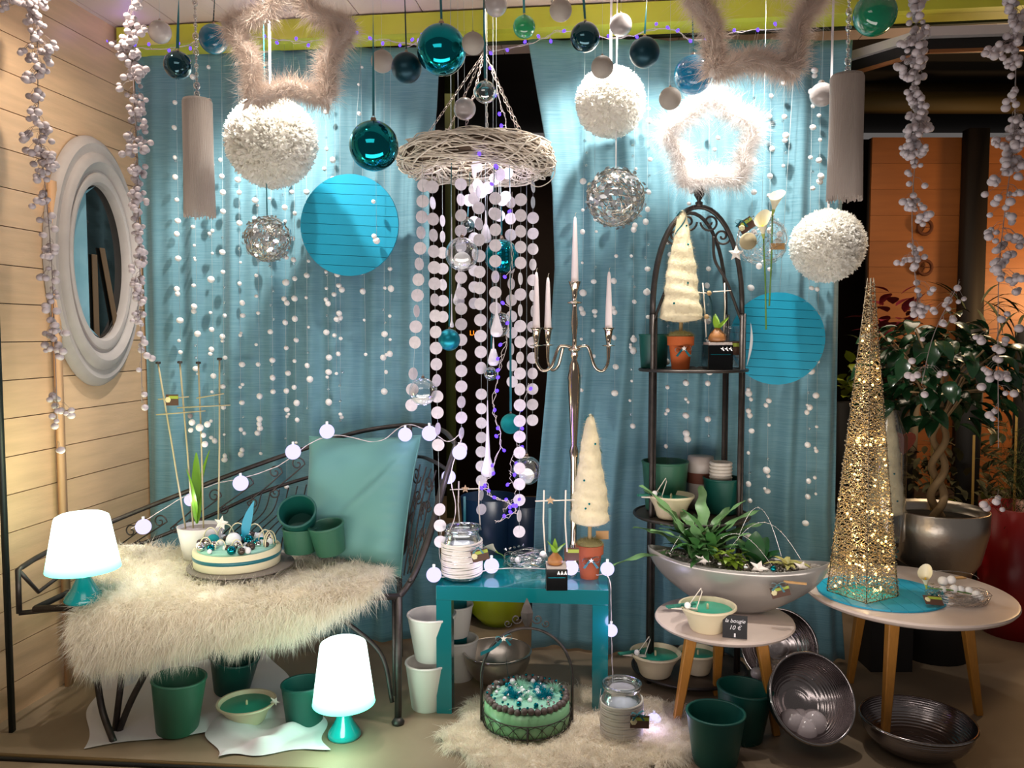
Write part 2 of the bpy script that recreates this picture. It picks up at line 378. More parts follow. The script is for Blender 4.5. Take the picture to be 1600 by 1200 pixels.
def curtain(Lt, Rt, y0, nu, nv, label):
    def fn(u, v):
        l0, r0 = interp(Lt, y0), interp(Rt, y0); Yc = curtY(l0 + (r0-l0)*u)
        zt = P(0, y0, Yc).z; z = zt*(1-v) + .012*v
        py = 520 + (H-z)*F/Yc
        l, r = interp(Lt, py), interp(Rt, py); px = l + (r-l)*u; Yc = curtY(px)
        k = fold(l0 + (r0-l0)*u*1.0, py)
        return (P(px, 520, Yc).x - k*.0, Yc + k, z)
    o = MB().grid(fn, nu, nv).build('curtain', cm); md = o.modifiers.new('t', 'SOLIDIFY'); md.thickness = .002; md.offset = 1
    return tag(o, label, 'curtain', 'teal curtains behind the window display')
curtain([(80,222),(1100,222)], [(80,690),(180,684),(300,672),(600,671),(820,680),(900,690),(1060,700)], 74, 300, 60, 'teal slub curtain, left one, hanging behind the iron chaise')
curtain([(62,822),(130,834),(210,848),(300,862),(420,866),(520,860),(620,852),(800,836),(1050,830)], [(60,1322),(400,1312),(800,1315),(1060,1338)], 62, 300, 60, 'teal slub curtain, right one, hanging behind the metal shelf stand')
# ------------------------------------------------------------------ oval window on the wooden wall, its view put in as flat colour
mc = Vector((wallX(3.2), 3.2, P(150, 410, 3.2).z))
wallM = Matrix(((ux.x, 0, nx.x, mc.x), (ux.y, 0, nx.y, mc.y), (0, 1, 0, mc.z), (0,0,0,1)))
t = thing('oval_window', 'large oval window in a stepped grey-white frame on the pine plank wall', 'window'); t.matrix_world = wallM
prof = [(0,.012),(0,.035),(.05,.047),(.14,.05),(.22,.046),(.24,.038),(.30,.036),(.36,.05),(.46,.06),(.56,.056),(.64,.046),(.66,.036),(.74,.036),(.84,.04),(.94,.03),(1,.012),(1,.002)]
fr = MB(); fr.grid(lambda u, v: ((.165+.11*prof[round(v*(len(prof)-1))][0])*math.cos(2*PI*u), (.295+.185*prof[round(v*(len(prof)-1))][0])*math.sin(2*PI*u), prof[round(v*(len(prof)-1))][1]), 96, len(prof)-1, True)
fr.build('frame', mat('whitewashed_grey_wood', '#a79f9b', .6, bump=.15, bs=40, var=.08, vs=14), t, auto=35)
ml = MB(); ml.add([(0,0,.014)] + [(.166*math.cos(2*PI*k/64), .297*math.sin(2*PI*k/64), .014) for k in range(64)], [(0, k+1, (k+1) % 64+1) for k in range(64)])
mm = ml.build('dark_view_pane', mat('dark_view_pane', '#0b0c0b', .06), t, smooth=False)
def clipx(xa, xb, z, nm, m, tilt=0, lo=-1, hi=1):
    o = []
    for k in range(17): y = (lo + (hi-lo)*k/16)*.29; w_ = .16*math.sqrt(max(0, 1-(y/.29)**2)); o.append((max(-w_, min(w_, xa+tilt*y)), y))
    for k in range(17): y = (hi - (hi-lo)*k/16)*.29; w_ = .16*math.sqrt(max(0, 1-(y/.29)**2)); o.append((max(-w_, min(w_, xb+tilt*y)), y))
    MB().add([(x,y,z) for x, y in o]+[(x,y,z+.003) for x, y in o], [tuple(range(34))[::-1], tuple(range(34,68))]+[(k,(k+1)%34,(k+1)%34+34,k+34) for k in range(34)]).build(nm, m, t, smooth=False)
clipx(-.16, -.055, .018, 'teal_view_strip', cm); clipx(-.03, .0, .019, 'brown_board', mat('old_brown_board', '#54402a', .7), .0, -1, .1); clipx(.03, .06, .021, 'leaning_board', mat('old_brown_board', '#54402a', .7), -.25, -1, .2)  # flat strips laid on the opaque pane, put in for the view

# ------------------------------------------------------------------ turquoise slatted discs on the curtain
blue = mat('turquoise_painted_wood', '#1597b8', .45, bump=.08, bs=30, var=.05)
def slat_disc(px, py, rx, Y, n, tilt, label, gap=.0016):
    c = P(px, py, Y); r = rx*Y/F
    t = thing('slatted_disc', label, 'wall decoration', c, -TH, 'turquoise slatted discs'); t.rotation_euler[1] = tilt
    h = 2*r/n
    for i in range(n):
        z0 = -r + h*i + gap/2; z1 = -r + h*(i+1) - gap/2
        zs = [z0 + (z1-z0)*k/6 for k in range(7)]
        L_ = [(-math.sqrt(max(0, r*r-z*z)), z) for z in zs]; R_ = [(-x, z) for x, z in L_][::-1]
        o = L_ + R_; m = len(o)
        b = MB(); b.add([(x, -.006, z) for x, z in o] + [(x, .006, z) for x, z in o], [tuple(range(m)), tuple(range(m, 2*m))[::-1]] + [(k, k+m, (k+1) % m+m, (k+1) % m) for k in range(m)])
        b.build('slat', blue, t, smooth=False)
    MB().lathe([(0,0),(r*.97,0),(r*.97,.004),(0,.004)], 40, Matrix.Translation((0,.009,0)) @ Matrix.Rotation(-PI/2, 4, 'X')).build('backing', mat('dark_teal_backing', '#0a4a60', .8), t, smooth=False)
    MB().tube([(0,.01,r*.9), Vector((0,.05,CEIL-.1-c.z))], .0008, 4).build('thread', nylon, t)
slat_disc(546, 352, 78, 3.24, 10, .06, 'turquoise slatted wooden disc hung on the left curtain')
slat_disc(1214, 529, 72, 3.06, 11, .05, 'turquoise slatted wooden disc hung on the right curtain behind the shelf stand')

# ------------------------------------------------------------------ strings of felt balls on the curtains
bead_m = glass('clear_bead', '#e8f2f4', .3)
def ball_string(px, y0, y1, seed, label, grp, lean=0, Y=None):
    rnd = R(seed); Y = Y or curtY(px) - .075
    top = P(px, 60, Y); top.z = min(top.z, CEIL)
    t = thing('felt_ball_string', label, 'garland', (top.x, top.y, top.z), 0, grp)
    y = y0; last = None
    while y < y1:
        q = P(px + lean*(y-y0)/500 + rnd.uniform(-3, 3), y, Y + rnd.uniform(-.01, .01)) - top
        k = rnd.random()
        if k < .16: inst('glass_bead', sphere_mesh(bead_m, True), t, q, sc=.0065); y += rnd.uniform(16, 26)
        else:
            r = rnd.choice([.007, .009, .011, .0125, .014])*rnd.uniform(.85, 1.1); inst('felt_ball', sphere_mesh(white_felt, True), t, q, (rnd.random(),)*3, sc=(r, r, r*rnd.uniform(.8, .95)))
            if rnd.random() < .2:
                y += r*F/Y*1.5; continue
            y += rnd.choice([22, 30, 38, 48])*rnd.uniform(.8, 1.2)
        last = q
    MB().tube([(0,0,0), last], .0006, 3).build('thread', nylon, t)
LS = [(274,95,560),(301,120,600),(326,105,700),(346,250,745),(372,100,730),(398,160,740),(421,180,650),(444,250,770),(458,300,720),(478,300,640),(508,130,670),(522,250,620),(531,420,660),(563,105,560),(600,450,650),(610,420,560)]
for i, (x, a, b) in enumerate(LS): ball_string(x, a, b, 10+i, f'string of white felt balls, {ORD[i]} from the left before the left curtain', 'felt ball strings on the left curtain', 6)
ball_string(586, 315, 425, 91, 'short string of white felt balls in front of the left turquoise disc', 'felt ball strings on the left curtain', 3, 3.19)
RS = [(914,220,640),(930,300,560),(962,400,620),(992,160,720),(1014,170,600),(1046,360,790),(1078,300,760),(1108,420,700),(1120,180,300),(1178,130,860),(1205,150,780),(1226,130,300),(1270,110,860),(1283,130,800)]
for i, (x, a, b) in enumerate(RS): ball_string(x, a, b, 40+i, f'string of white felt balls, {ORD[i]} from the left before the right curtain', 'felt ball strings on the right curtain', -6)

# ------------------------------------------------------------------ hanging ornaments
cap_b = MB().lathe([(.26,0),(.26,.20),(.20,.26),(0,.26)], 14).mesh('cap', copper_cap)
ring_b = MB().tube([(.10*math.cos(a), 0, .34+.10*math.sin(a)) for a in [k*PI/5 for k in range(10)]], .02, 5, True).mesh('ring', copper_cap)
pearl = mat('pearl_ornament', '#aaa19f', .25, coat=.3); pearl_m = mat('matt_pearl_ornament', '#a1988f', .6)
shiny = mat('shiny_teal_ornament', '#0a7f8c', .07, .95); shinyd = mat('shiny_dark_teal_ornament', '#063f4a', .08, .7, coat=.6); matd = mat('matt_dark_teal_ornament', '#0a3440', .38, .6)
matt_t = mat('matt_teal_ornament', '#0d7e92', .35, .7)
g_turq = glass('turquoise_glass', '#1688a6', .07, body=.75); g_green = glass('green_glass', '#3fae7c', .08, body=.7); g_emer = glass('emerald_glass', '#149a74', .08, body=.75); g_smoke = glass('smoked_teal_glass', '#7fb2b8', .3)
def bauble(px, py, r, Y, m, label, grp, hang='thread', top=None, capm=None, capsc=1):
    c = P(px, py, Y); rr = r*Y/F
    t = thing('bauble', label, 'ornament', c, 0, grp)
    inst('ball', sphere_mesh(m), t, sc=rr)
    s = max(.012, rr*.8)*capsc
    inst('cap', cap_b, t, (0,0,rr*.97), sc=(s*.55, s*.55, s*.75)); inst('ring', ring_b, t, (0,0,rr*.97), sc=s*.7)
    zt = (top if top else CEIL) - c.z; z0 = rr*.97 + s*.28
    tx = R(int(px)).uniform(-.02, .02)
    if hang == 'thread':
        MB().tube([(0,0,z0), (tx*.2,0,zt)], .0005, 3).build('thread', nylon, t)
    else:
        w = {'wide': .0055, 'thin': .0025, 'mid': .004}[hang.split('-')[0]]; mm_ = ribbon_d if 'dark' in hang else ribbon_t
        b = MB(); m4 = 8
        b.grid(lambda u, v: (tx*v + (u-.5)*2*w*math.cos(v*2.2+tx*30), (u-.5)*2*w*math.sin(v*2.2+tx*30)*.6, z0 + (zt-z0)*v), 1, m4); o = b.build('ribbon', mm_, t)
    return t
GP = 'small pearl baubles under the ceiling'; GT = 'teal and turquoise baubles under the ceiling'
bauble(278,102,21,2.72, shinyd, 'very dark teal glass bauble left of the left tassel bead chain', GT, 'wide')
bauble(250,50,17,2.9, pearl, 'pearl grey bauble at the far left under the ceiling', GP)
bauble(334,61,22,2.78, g_turq, 'clear turquoise bauble just right of the left bead chain', GT, 'thin-dark')
bauble(597,96,17,2.85, pearl_m, 'matt pearl bauble directly above the lower shiny teal ball', GP)
bauble(635,106,23,2.75, matd, 'matt dark teal bauble touching the left of the biggest teal ball', GT, 'thin-dark')
bauble(690,78,38,2.70, shiny, 'biggest shiny teal ball, hanging left of the wreath chains', GT, 'mid')
bauble(739,68,17,2.62, pearl_m, 'matt pearl bauble right beside the biggest teal ball', GP)
bauble(584,228,38,2.74, shiny, 'shiny teal ball on a long ribbon, lower one beside the white pompom', GT, 'mid')
bauble(726,170,17,2.78, pearl, 'shiny pearl bauble between the wreath chains', GP)
bauble(758,144,17,2.72, g_smoke, 'smoky clear teal bauble between the wreath chains', GT, 'mid')
bauble(775,8,17,2.72, pearl, 'pearl bauble cut by the top edge above the wreath chains', GP)
bauble(819,42,17,2.74, g_green, 'clear green bauble above the gap between the curtains', GT, 'mid')
bauble(876,16,17,2.72, pearl_m, 'matt pearl bauble at the top edge left of the dark teal ball', GP)
bauble(914,58,22.5,2.74, shinyd, 'shiny dark teal bauble above the middle white pompom', GT, 'mid')
bauble(970,39,17,2.82, pearl, 'shiny pearl bauble between the two dark teal balls', GP)
bauble(1007,82,23,2.76, matd, 'matt dark teal bauble right of the middle white pompom', GT, 'mid')
bauble(941,105,17,2.74, pearl_m, 'matt pearl bauble overlapping the middle white pompom', GP)
bauble(1083,117,29,2.84, g_turq, 'large clear turquoise bauble with a bright white cap', GT, 'thin', capsc=1.0)
bauble(1047,154,17,2.76, pearl_m, 'matt pearl bauble left of the lit feather star', GP)
bauble(1284,148,18,2.80, pearl, 'shiny pearl bauble beside the right tassel', GP)
bauble(1367,22,32,2.62, g_emer, 'large emerald green glass bauble at the top right edge', GT, 'mid')

# ------------------------------------------------------------------ white plastic-petal pompoms
petal = fuzzy('white_translucent_petal', '#fffdf8', .55)
def pompom(px, py, r, Y, n, seed, label, ribbon=True):
    c = P(px, py, Y); rr = r*Y/F
    t = thing('pompom', label, 'ornament', c, 0, 'white petal pompoms')
    MB().sph((0,0,0), rr*.87, 24, 16).build('core', mat('white_core', '#f6f4ee', .8), t)
    rs = np.random.RandomState(seed); D = rs.normal(size=(n,3)); D /= np.linalg.norm(D, axis=1, keepdims=True)
    B = D*rr*.85; D2 = D + rs.normal(size=(n,3))*.65; D2 /= np.linalg.norm(D2, axis=1, keepdims=True)
    S = np.cross(D2, rs.normal(size=(n,3))); S /= np.linalg.norm(S, axis=1, keepdims=True); U = np.cross(D2, S)
    L_ = rr*rs.uniform(.12, .20, (n,1)); w = rr*.045
    V = np.stack([B, B+D2*L_*.6+S*w, B+D2*L_ + U*w*.7, B+D2*L_*.6-S*w], axis=1)
    Fq = [(4*i,4*i+1,4*i+2,4*i+3) for i in range(n)]
    fast('petals', V, Fq, petal, t)
    z1 = CEIL - c.z
    MB().box((0,0,(rr*.8+z1)/2), (.008, .001, z1-rr*.8)).build('ribbon', white_rib, t, smooth=False)
pompom(424, 222, 70, 3.02, 8500, 1, 'large white petal pompom under the left feather star')
pompom(954, 160, 54, 3.02, 6500, 2, 'white petal pompom in the middle above the wire ball')
pompom(1293, 384, 57, 2.92, 6500, 3, 'white petal pompom at the right end of the curtain')

# ------------------------------------------------------------------ sparkling wire and sequin balls
irid = mat('iridescent_sequin', '#dfe3e6', .12, .7, var=.2, vs=3, objvar=.1)
wire_s = mat('silver_wire', '#cfc6b8', .25, 1)
def circle_pts(c, nrm, r, n=28):
    nrm = Vector(nrm).normalized(); a = nrm.orthogonal().normalized(); b = nrm.cross(a)
    return [Vector(c) + (a*math.cos(2*PI*k/n) + b*math.sin(2*PI*k/n))*r for k in range(n)]
def wire_ball(px, py, r, Y, n, seed, label, rib):
    c = P(px, py, Y); rr = r*Y/F; rnd = R(seed)
    t = thing('wire_ball', label, 'ornament', c, 0, 'sparkling wire balls')
    w = MB()
    for k in range(34):
        nn = Vector((rnd.gauss(0,1), rnd.gauss(0,1), rnd.gauss(0,1))).normalized(); w.tube([p*rnd.uniform(.96,1.03) for p in circle_pts((0,0,0), nn, rr*.93)], rr*.012, 4, True)
    w.build('wire_cage', wire_s, t)['kind'] = 'stuff'
    rs = np.random.RandomState(seed); D = rs.normal(size=(n,3)); D /= np.linalg.norm(D, axis=1, keepdims=True)
    A = np.cross(D, rs.normal(size=(n,3)))+rs.normal(size=(n,3))*.4; A /= np.linalg.norm(A, axis=1, keepdims=True); B2 = np.cross(D + rs.normal(size=(n,3))*.3, A); s = rr*.075
    C = D*rr*rs.uniform(.85,1.03,(n,1))
    V = np.stack([C + (A*math.cos(PI/3*k)+B2*math.sin(PI/3*k))*s for k in range(6)], axis=1)
    fast('sequins', V, [tuple(range(6*i, 6*i+6)) for i in range(n)], irid, t)
    MB().box((0,0,(rr+CEIL-c.z)/2), (.004, .001, CEIL-c.z-rr)).build('ribbon', rib, t, smooth=False)
wire_ball(418, 374, 37, 2.98, 420, 5, 'small sparkling silver wire ball below the large left pompom', ribbon_t)
wire_ball(962, 309, 47, 2.98, 520, 6, 'larger sparkling wire and sequin ball below the middle pompom', white_rib)

# ------------------------------------------------------------------ feather stars
fe_lit = fuzzy('white_marabou', '#f4f0ee', .4); fe_shade = fuzzy('shaded_marabou', '#d9c9be', .4)  # same white feathers; second tone has the foreground shade mixed into its colour
def feather_star(px, py, Ro, Ri, Y, thick, n, rot, seed, m, label, cut=None):
    c = P(px, py, Y); k = Y/F
    t = thing('feather_star', label, 'ornament', c, 0, 'white feather stars')
    V = [Vector(((Ro if i % 2 == 0 else Ri)*k*math.cos(PI/2+rot+i*PI/5), 0, (Ro if i % 2 == 0 else Ri)*k*math.sin(PI/2+rot+i*PI/5))) for i in range(10)]
    pts = []
    for i in range(10):
        for j in range(6): pts.append(V[i].lerp(V[(i+1) % 10], j/6))
    MB().tube(pts, thick*k*.42, 8, True).build('wire_frame', mat('white_foam_core', '#cfc4bc', .9), t)
    rs = np.random.RandomState(seed); idx = rs.uniform(0, len(pts), n); A = np.array([list(p) for p in pts]); i0 = idx.astype(int); f = (idx-i0)[:, None]
    B = A[i0 % len(A)]*(1-f) + A[(i0+1) % len(A)]*f; T = A[(i0+1) % len(A)] - A[i0 % len(A)]; T /= np.linalg.norm(T, axis=1, keepdims=True)
    D = rs.normal(size=(n,3)); D -= T*np.sum(D*T, axis=1, keepdims=True); D /= np.linalg.norm(D, axis=1, keepdims=True); D += T*rs.uniform(-.5,.9,(n,1))
    # barbs of marabou: tufts share a direction
    blades('feathers', B + D*thick*k*.1, D, thick*k*np.clip(rs.gamma(7, .115, n), .3, 1.6), .0007, m, t, .1, rs)
    big = MB(); rnd = R(seed)
    for q in range(26):
        p = pts[rnd.randrange(len(pts))]; d = Vector((rnd.gauss(0,1), rnd.gauss(0,.6), rnd.gauss(0,1))).normalized(); s = d.orthogonal().normalized()*.008; l = thick*k*rnd.uniform(.7,1.2)
        big.add([p, p+d*l*.5+s, p+d*l, p+d*l*.5-s], [(0,1,2,3)])
    big.build('quills', m, t)['kind'] = 'stuff'
    top = max(V, key=lambda q: q.z); MB().tube([top, (top.x*.5, 0, max(CEIL-c.z, top.z+.02))], .0008, 4).build('thread', nylon, t)
feather_star(452, 72, 98, 60, 2.62, 24, 32000, 0, 3, fe_shade, 'feather star at the top left, greyish white in shadow')
feather_star(1180, 22, 106, 64, 2.62, 27, 34000, 0, 4, fe_shade, 'large feather star at the top right, greyish white in shadow')
feather_star(1112, 222, 74, 52, 2.96, 23, 26000, .05, 5, fe_lit, 'small brightly lit white feather star below the right one')

# ------------------------------------------------------------------ tassels
silk = mat('taupe_silk_cord', '#a3948a', .5, sheen=.4)
def tassel(px, y0, y1, w, Y, label):
    c = P(px, y0, Y); h = (y1-y0)*Y/F; r = w*Y/F/2
    t = thing('tassel', label, 'tassel', c, 0, 'long silk tassels')
    MB().lathe([(0,0),(r*.8,-.001),(r*.98,-.008),(r,-.03),(r,-h+.02)], 24).build('core', mat('taupe_silk_core', '#8e8078', .7), t)
    f = MB()
    for k in range(90):
        a = 2*PI*k/90; rr = r*1.03; j = R(k).uniform(-.012, .004)
        f.tube([(rr*.92*math.cos(a), rr*.92*math.sin(a), -.003), (rr*math.cos(a), rr*math.sin(a), -.012), (rr*math.cos(a), rr*math.sin(a), -h*.5), (rr*1.07*math.cos(a+.02), rr*1.07*math.sin(a+.02), -h+j)], r*.036, 4)
    f.build('fringe', silk, t)['kind'] = 'stuff'
    z = .004; i = 0; zt = CEIL - c.z
    sizes = [.011, .013, .006, .008, .004, .009, .004, .006, .012]
    glassb = sphere_mesh(glass('crystal_bead', '#e8e4e2', .35), True)
    while z < zt:
        s = sizes[i % len(sizes)]; z += s; inst('crystal_bead', glassb, t, (0,0,z), sc=(s*.8, s*.8, s)); z += s*1.1; i += 1
    MB().tube([(0,0,0),(0,0,zt)], .001, 4).build('cord', mat('grey_cord', '#6d6360', .6), t)
tassel(308, 154, 330, 42, 2.66, 'long taupe tassel hanging at the left before the curtain')
tassel(1324, 116, 303, 47, 2.66, 'long taupe tassel hanging at the right beside the shop view')

# ------------------------------------------------------------------ clustered berry garlands in the foreground
berry_me = sphere_mesh(berry_m, True)
def berry_garland(path, dens, Y, seed, label, cap=290, rmin=.0078, rmax=.0128, stem='#8c7f7c'):
    rnd = R(seed); t0 = P(path[0][1], path[0][0], Y)
    t0.z = min(t0.z, CEIL)
    t = thing('berry_garland', label, 'garland', t0, 0, 'white berry garlands in the foreground')
    pos = []
    for (ya, yb, n, wid) in dens:
        for k in range(n):
            y = rnd.uniform(ya, yb); x = interp(path, y)
            if rnd.random() < .55 and pos and ya <= pos[-1][1] <= yb:
                x, y = pos[-1][0] + rnd.uniform(-9, 9), pos[-1][1] + rnd.uniform(-9, 9)
            else: x += rnd.gauss(0, wid*.45)
            pos.append((x, y))
    st_ = MB()
    for k, (x, y) in enumerate(pos[:cap]):
        q = P(x, y, Y + rnd.uniform(-.05, .05)) - t0; r = rnd.uniform(rmin, rmax)
        inst('berry', berry_me, t, q, sc=(r, r, r*.92))
        c = P(interp(path, y-14), y-14, Y) - t0; st_.tube([c, c.lerp(q, .5) + Vector((0,0,.01)), q], .0006, 3)
    pl = [P(x, y, Y) - t0 for y, x in path]; pl = spline(pl, 6)
    st_.tube(pl, .0014, 4); st_.build('stems', mat('wire_stem', stem, .6), t)['kind'] = 'stuff'
berry_garland([(-10,56),(60,58),(200,62),(400,80),(660,90)], [(-10,60,60,20),(55,290,120,24),(290,560,70,16),(560,720,16,9)], 2.62, 1, 'white berry garland hanging at the far left before the planks')
berry_garland([(-10,206),(60,205),(200,212),(400,218),(630,222)], [(0,70,40,9),(60,330,180,17),(330,470,50,13),(470,640,26,8)], 2.72, 2, 'white berry garland hanging before the right edge of the oval window')
berry_garland([(-10,1432),(200,1432),(350,1425),(500,1436)], [(-5,280,190,19),(150,420,50,17),(370,500,28,16)], 2.6, 3, 'white berry garland hanging at the right before the shop view')
berry_garland([(-10,1588),(200,1585),(330,1570),(450,1560),(700,1560)], [(-5,260,130,20),(250,430,70,38),(430,640,36,40),(640,800,8,20)], 2.58, 4, 'white berry garland at the far right edge, spreading over the potted tree', rmax=.0145)
berry_garland([(440,1500),(520,1460),(600,1440)], [(450,620,24,30)], 2.62, 6, 'short spray of white berries over the crown of the potted tree')

# ------------------------------------------------------------------ willow wreath with chains
WC = P(745, 250, 2.98)
w = thing('hanging_wreath', 'bleached willow wreath hung on chains between the two curtains', 'wreath', WC)
rnd = R(77); tw = MB(); RM, rm = .226, .056
for k in range(430):
    a0 = rnd.uniform(0, 2*PI); da = rnd.uniform(.5, 1.9)*rnd.choice([-1,1]); p0 = rnd.uniform(0, 2*PI); dp = rnd.uniform(-4, 4); rr0 = rm*rnd.uniform(.75, 1.12); pts = []
    for j in range(9):
        u = j/8; a = a0+da*u; p = p0+dp*u; q = rr0*(1+.12*math.sin(u*7+k)); pts.append(((RM+q*math.cos(p))*math.cos(a), (RM+q*math.cos(p))*math.sin(a), q*.9*math.sin(p)))
    tw.tube(pts, rnd.uniform(.0015, .0034), 4)
tw.build('twigs', twig_m, w)['kind'] = 'stuff'
MB().tube([(RM*math.cos(a), RM*math.sin(a), 0) for a in [k*PI/24 for k in range(48)]], rm*.72, 12, True).build('inner_ring', mat('brown_wreath_core', '#5b4a3c', .9, bump=.8, bs=60), w)
lo = MB(); lo.tube(spline([(.2,-.1,.03),(.27,-.03,.0),(.275,.0,-.06),(.22,.0,-.095),(.16,-.05,-.07)], 6), .0018, 5); lo.tube(spline([(-.17,-.18,.05),(-.1,-.25,.0),(-.14,-.22,-.07),(-.2,-.17,-.05)], 6), .0018, 5); lo.build('loose_twig', twig_m, w)
apex = P(757, 82, 2.98) - WC
lk = MB().tube([(0.0042*math.cos(a), 0, .0095*math.sin(a)+ (0.002 if math.sin(a) > 0 else -.002)) for a in [k*PI/5 for k in range(10)]], .0011, 4, True).mesh('chain_link', mat('light_metal_link', '#b9aaa0', .35, .9))
for k in range(6):
    a = .35 + k*PI/3; e = Vector((RM*.93*math.cos(a), RM*.93*math.sin(a), rm*.6)); d = apex - e; n = int(d.length/.0185)
    for j in range(n):
        M = frame_M(e + d*((j+.5)/n), d); inst('chain_link', lk, w, M=M @ Matrix.Rotation(PI/2*(j % 2) + .4, 4, 'Z'))
MB().tube([apex, (apex.x, apex.y, CEIL-WC.z)], .002, 5).build('hook_cord', mat('grey_cord', '#6d6360', .6), w)

# ------------------------------------------------------------------ shell disc garlands under the wreath
dr = .0215
disc_me = MB().lathe([(0,-.0006),(1,-.0006),(1,.0006),(0,.0006)], 20, Matrix.Rotation(PI/2, 4, 'X') @ Matrix.Diagonal((dr,dr,1,1))).mesh('shell_disc', capiz, False)
def disc_string(px, ys, Y, seed, label, lean=0, wide=None, y0=268):
    rnd = R(seed); top = P(px, y0, Y)
    t = thing('shell_disc_garland', label, 'garland', top, 0, 'shell disc strings under the wreath')
    for i, y in enumerate(ys):
        q = P(px + lean*(y-y0)/400, y, Y) - top; a = rnd.choice([0,.2,.35,-.3,.5,.1,1.2,.9,0,.15])
        inst('shell_disc', disc_me, t, q, (rnd.uniform(-.05,.05), 0, a))
    MB().tube([(0,0,0), P(px + lean*(ys[-1]-y0)/400, ys[-1], Y) - top], .0006, 3).build('thread', nylon, t)
def seq(a, b, s, skip=()):
    out = []; y = a
    while y <= b:
        if not any(u <= y <= v for u, v in skip): out.append(y)
        y += s
    return out
n1 = [('leftmost disc string, bowing out to the left before the curtain edge', 663, seq(290,655,24.5,[(540,568)]), 2.80, -22),
 ('shell disc string just right of the leftmost, reaching the head of the chaise', 675, seq(292,850,25.2,[(700,785)]), 2.80, 9),
 ('short string of shaded discs third from the left', 691, seq(345,500,25), 3.05, 2),
 ('disc string passing behind the clear bauble with the white ball', 720, seq(288,712,24.3), 2.90, 1),
 ('disc string left of centre, in shade behind its neighbours', 741, seq(270,480,25.5), 3.12, 0),
 ('long disc string down the centre, reaching the picket planter', 747, seq(300,585,25), 2.86, 6),
 ('shaded disc string hanging behind the centre ones, lower part', 752, seq(616,810,22.5), 3.10, 0),
 ('disc string in front of the shiny blue ball', 774, seq(310,500,24.5), 2.84, 0),
 ('disc string behind the shiny blue ball', 797, seq(316,600,25.5), 3.02, 4),
 ('longest disc string, nearly reaching the teal table', 814, seq(312,845,24.7), 2.86, -2),
 ('rightmost disc string beside the candelabra', 833, seq(292,680,24.3), 3.04, -1)]
for i, (lb_, x, ys, Y, le) in enumerate(n1): disc_string(x, ys, Y, 200+i, lb_ if 'string' in lb_ else lb_, le)
rnd = R(5)
inner = thing('shell_cluster', 'cluster of bright shell discs hanging close under the middle of the wreath', 'garland', P(758, 275, 3.0))
for k in range(14): inst('shell_disc', disc_me, inner, (rnd.uniform(-.06,.09), rnd.uniform(-.06,.06), rnd.uniform(-.14,.03)), (0, 0, rnd.uniform(-.6,.6)))
for x in (-.04, .0, .05): MB().tube([(x,0,.06),(x,0,-.14)], .0006, 3).build('thread', nylon, inner)

# glass drops, spikes and baubles hanging in the middle
WT = WC.z - .02
GM = 'baubles hanging under the wreath'
bauble(784, 401, 27, 3.0, shiny, 'shiny blue ball hanging half behind the disc strings', GM, 'thin', WT)
bauble(702, 531, 17, 2.82, matt_t, 'matt teal bauble beside the second disc string', GM, 'thin', WT)
bauble(798, 662, 16, 2.9, mat('glittery_teal_ornament', '#0d8a8a', .3, .8, bump=.8, bs=300), 'glittery teal bauble among the violet lights', GM, 'mid', WT)
bauble(767, 584, 11, 2.86, g_smoke, 'tiny smoky glass bauble above the violet lights', GM, 'thin', WT)
bauble(731, 352, 11, 3.1, g_smoke, 'tiny dark glass bauble high behind the clear bauble', GM, 'thin', WT)
bauble(782, 507, 19, 2.98, clear_m, 'empty clear bauble behind the white glass drop', GM, 'thread', WT)
def snow_bauble(px, py, r, Y, label, ball=True):
    t = bauble(px, py, r, Y, clear_m, label, 'clear baubles with white filling', 'thread', WT); rr = r*Y/F
    if ball: inst('felt_ball', sphere_mesh(white_felt), t, (0,0,-rr*.38), sc=rr*.52)
    else: MB().lathe([(0,-rr*.93),(rr*.5,-rr*.8),(rr*.82,-rr*.5),(rr*.4,-rr*.42),(0,-rr*.38)], 20).build('snow', white_felt, t)
snow_bauble(722, 397, 26, 2.82, 'large clear bauble with a white ball inside, left of the blue ball')
snow_bauble(823, 735, 23, 2.94, 'clear bauble with a white ball inside, low beside the curtain')
snow_bauble(661, 612, 22, 2.78, 'clear bauble with a little snow inside, above the chaise', False)
opal = mat('opal_white_glass', '#e6e0ea', .15, coat=.5)
def drop(px, y0, y1, Y, wr, label):
    k = Y/F; c = P(px, y1, Y); h = (y1-y0)*k; r = wr*k
    t = thing('glass_drop', label, 'ornament', c, 0, 'white glass drops under the wreath')
    MB().lathe([(0,0),(r*.6,.1*r),(r*.95,.5*r),(r,1.0*r),(r*.75,1.9*r),(r*.4,3.0*r),(r*.2,h*.6),(.0015,h)], 18).build('drop', opal, t)
    MB().tube([(0,0,h),(0,0,CEIL-c.z)], .0006, 3).build('thread', nylon, t)
drop(776, 462, 527, 2.8, 10, 'white glass drop hanging below the blue ball')
drop(771, 528, 572, 2.85, 9, 'second white glass drop, just lower than the first')
drop(717, 420, 478, 2.95, 9, 'white glass drop under the large clear bauble')
drop(762, 624, 746, 2.9, 11, 'long-necked white glass drop among the violet lights')
drop(706, 340, 412, 2.88, 3.4, 'slim white glass icicle seen through the large clear bauble')
drop(706, 460, 512, 2.98, 3.4, 'slim white glass icicle above the matt teal bauble')
drop(759, 330, 380, 2.96, 9, 'white glass drop high among the central disc strings')

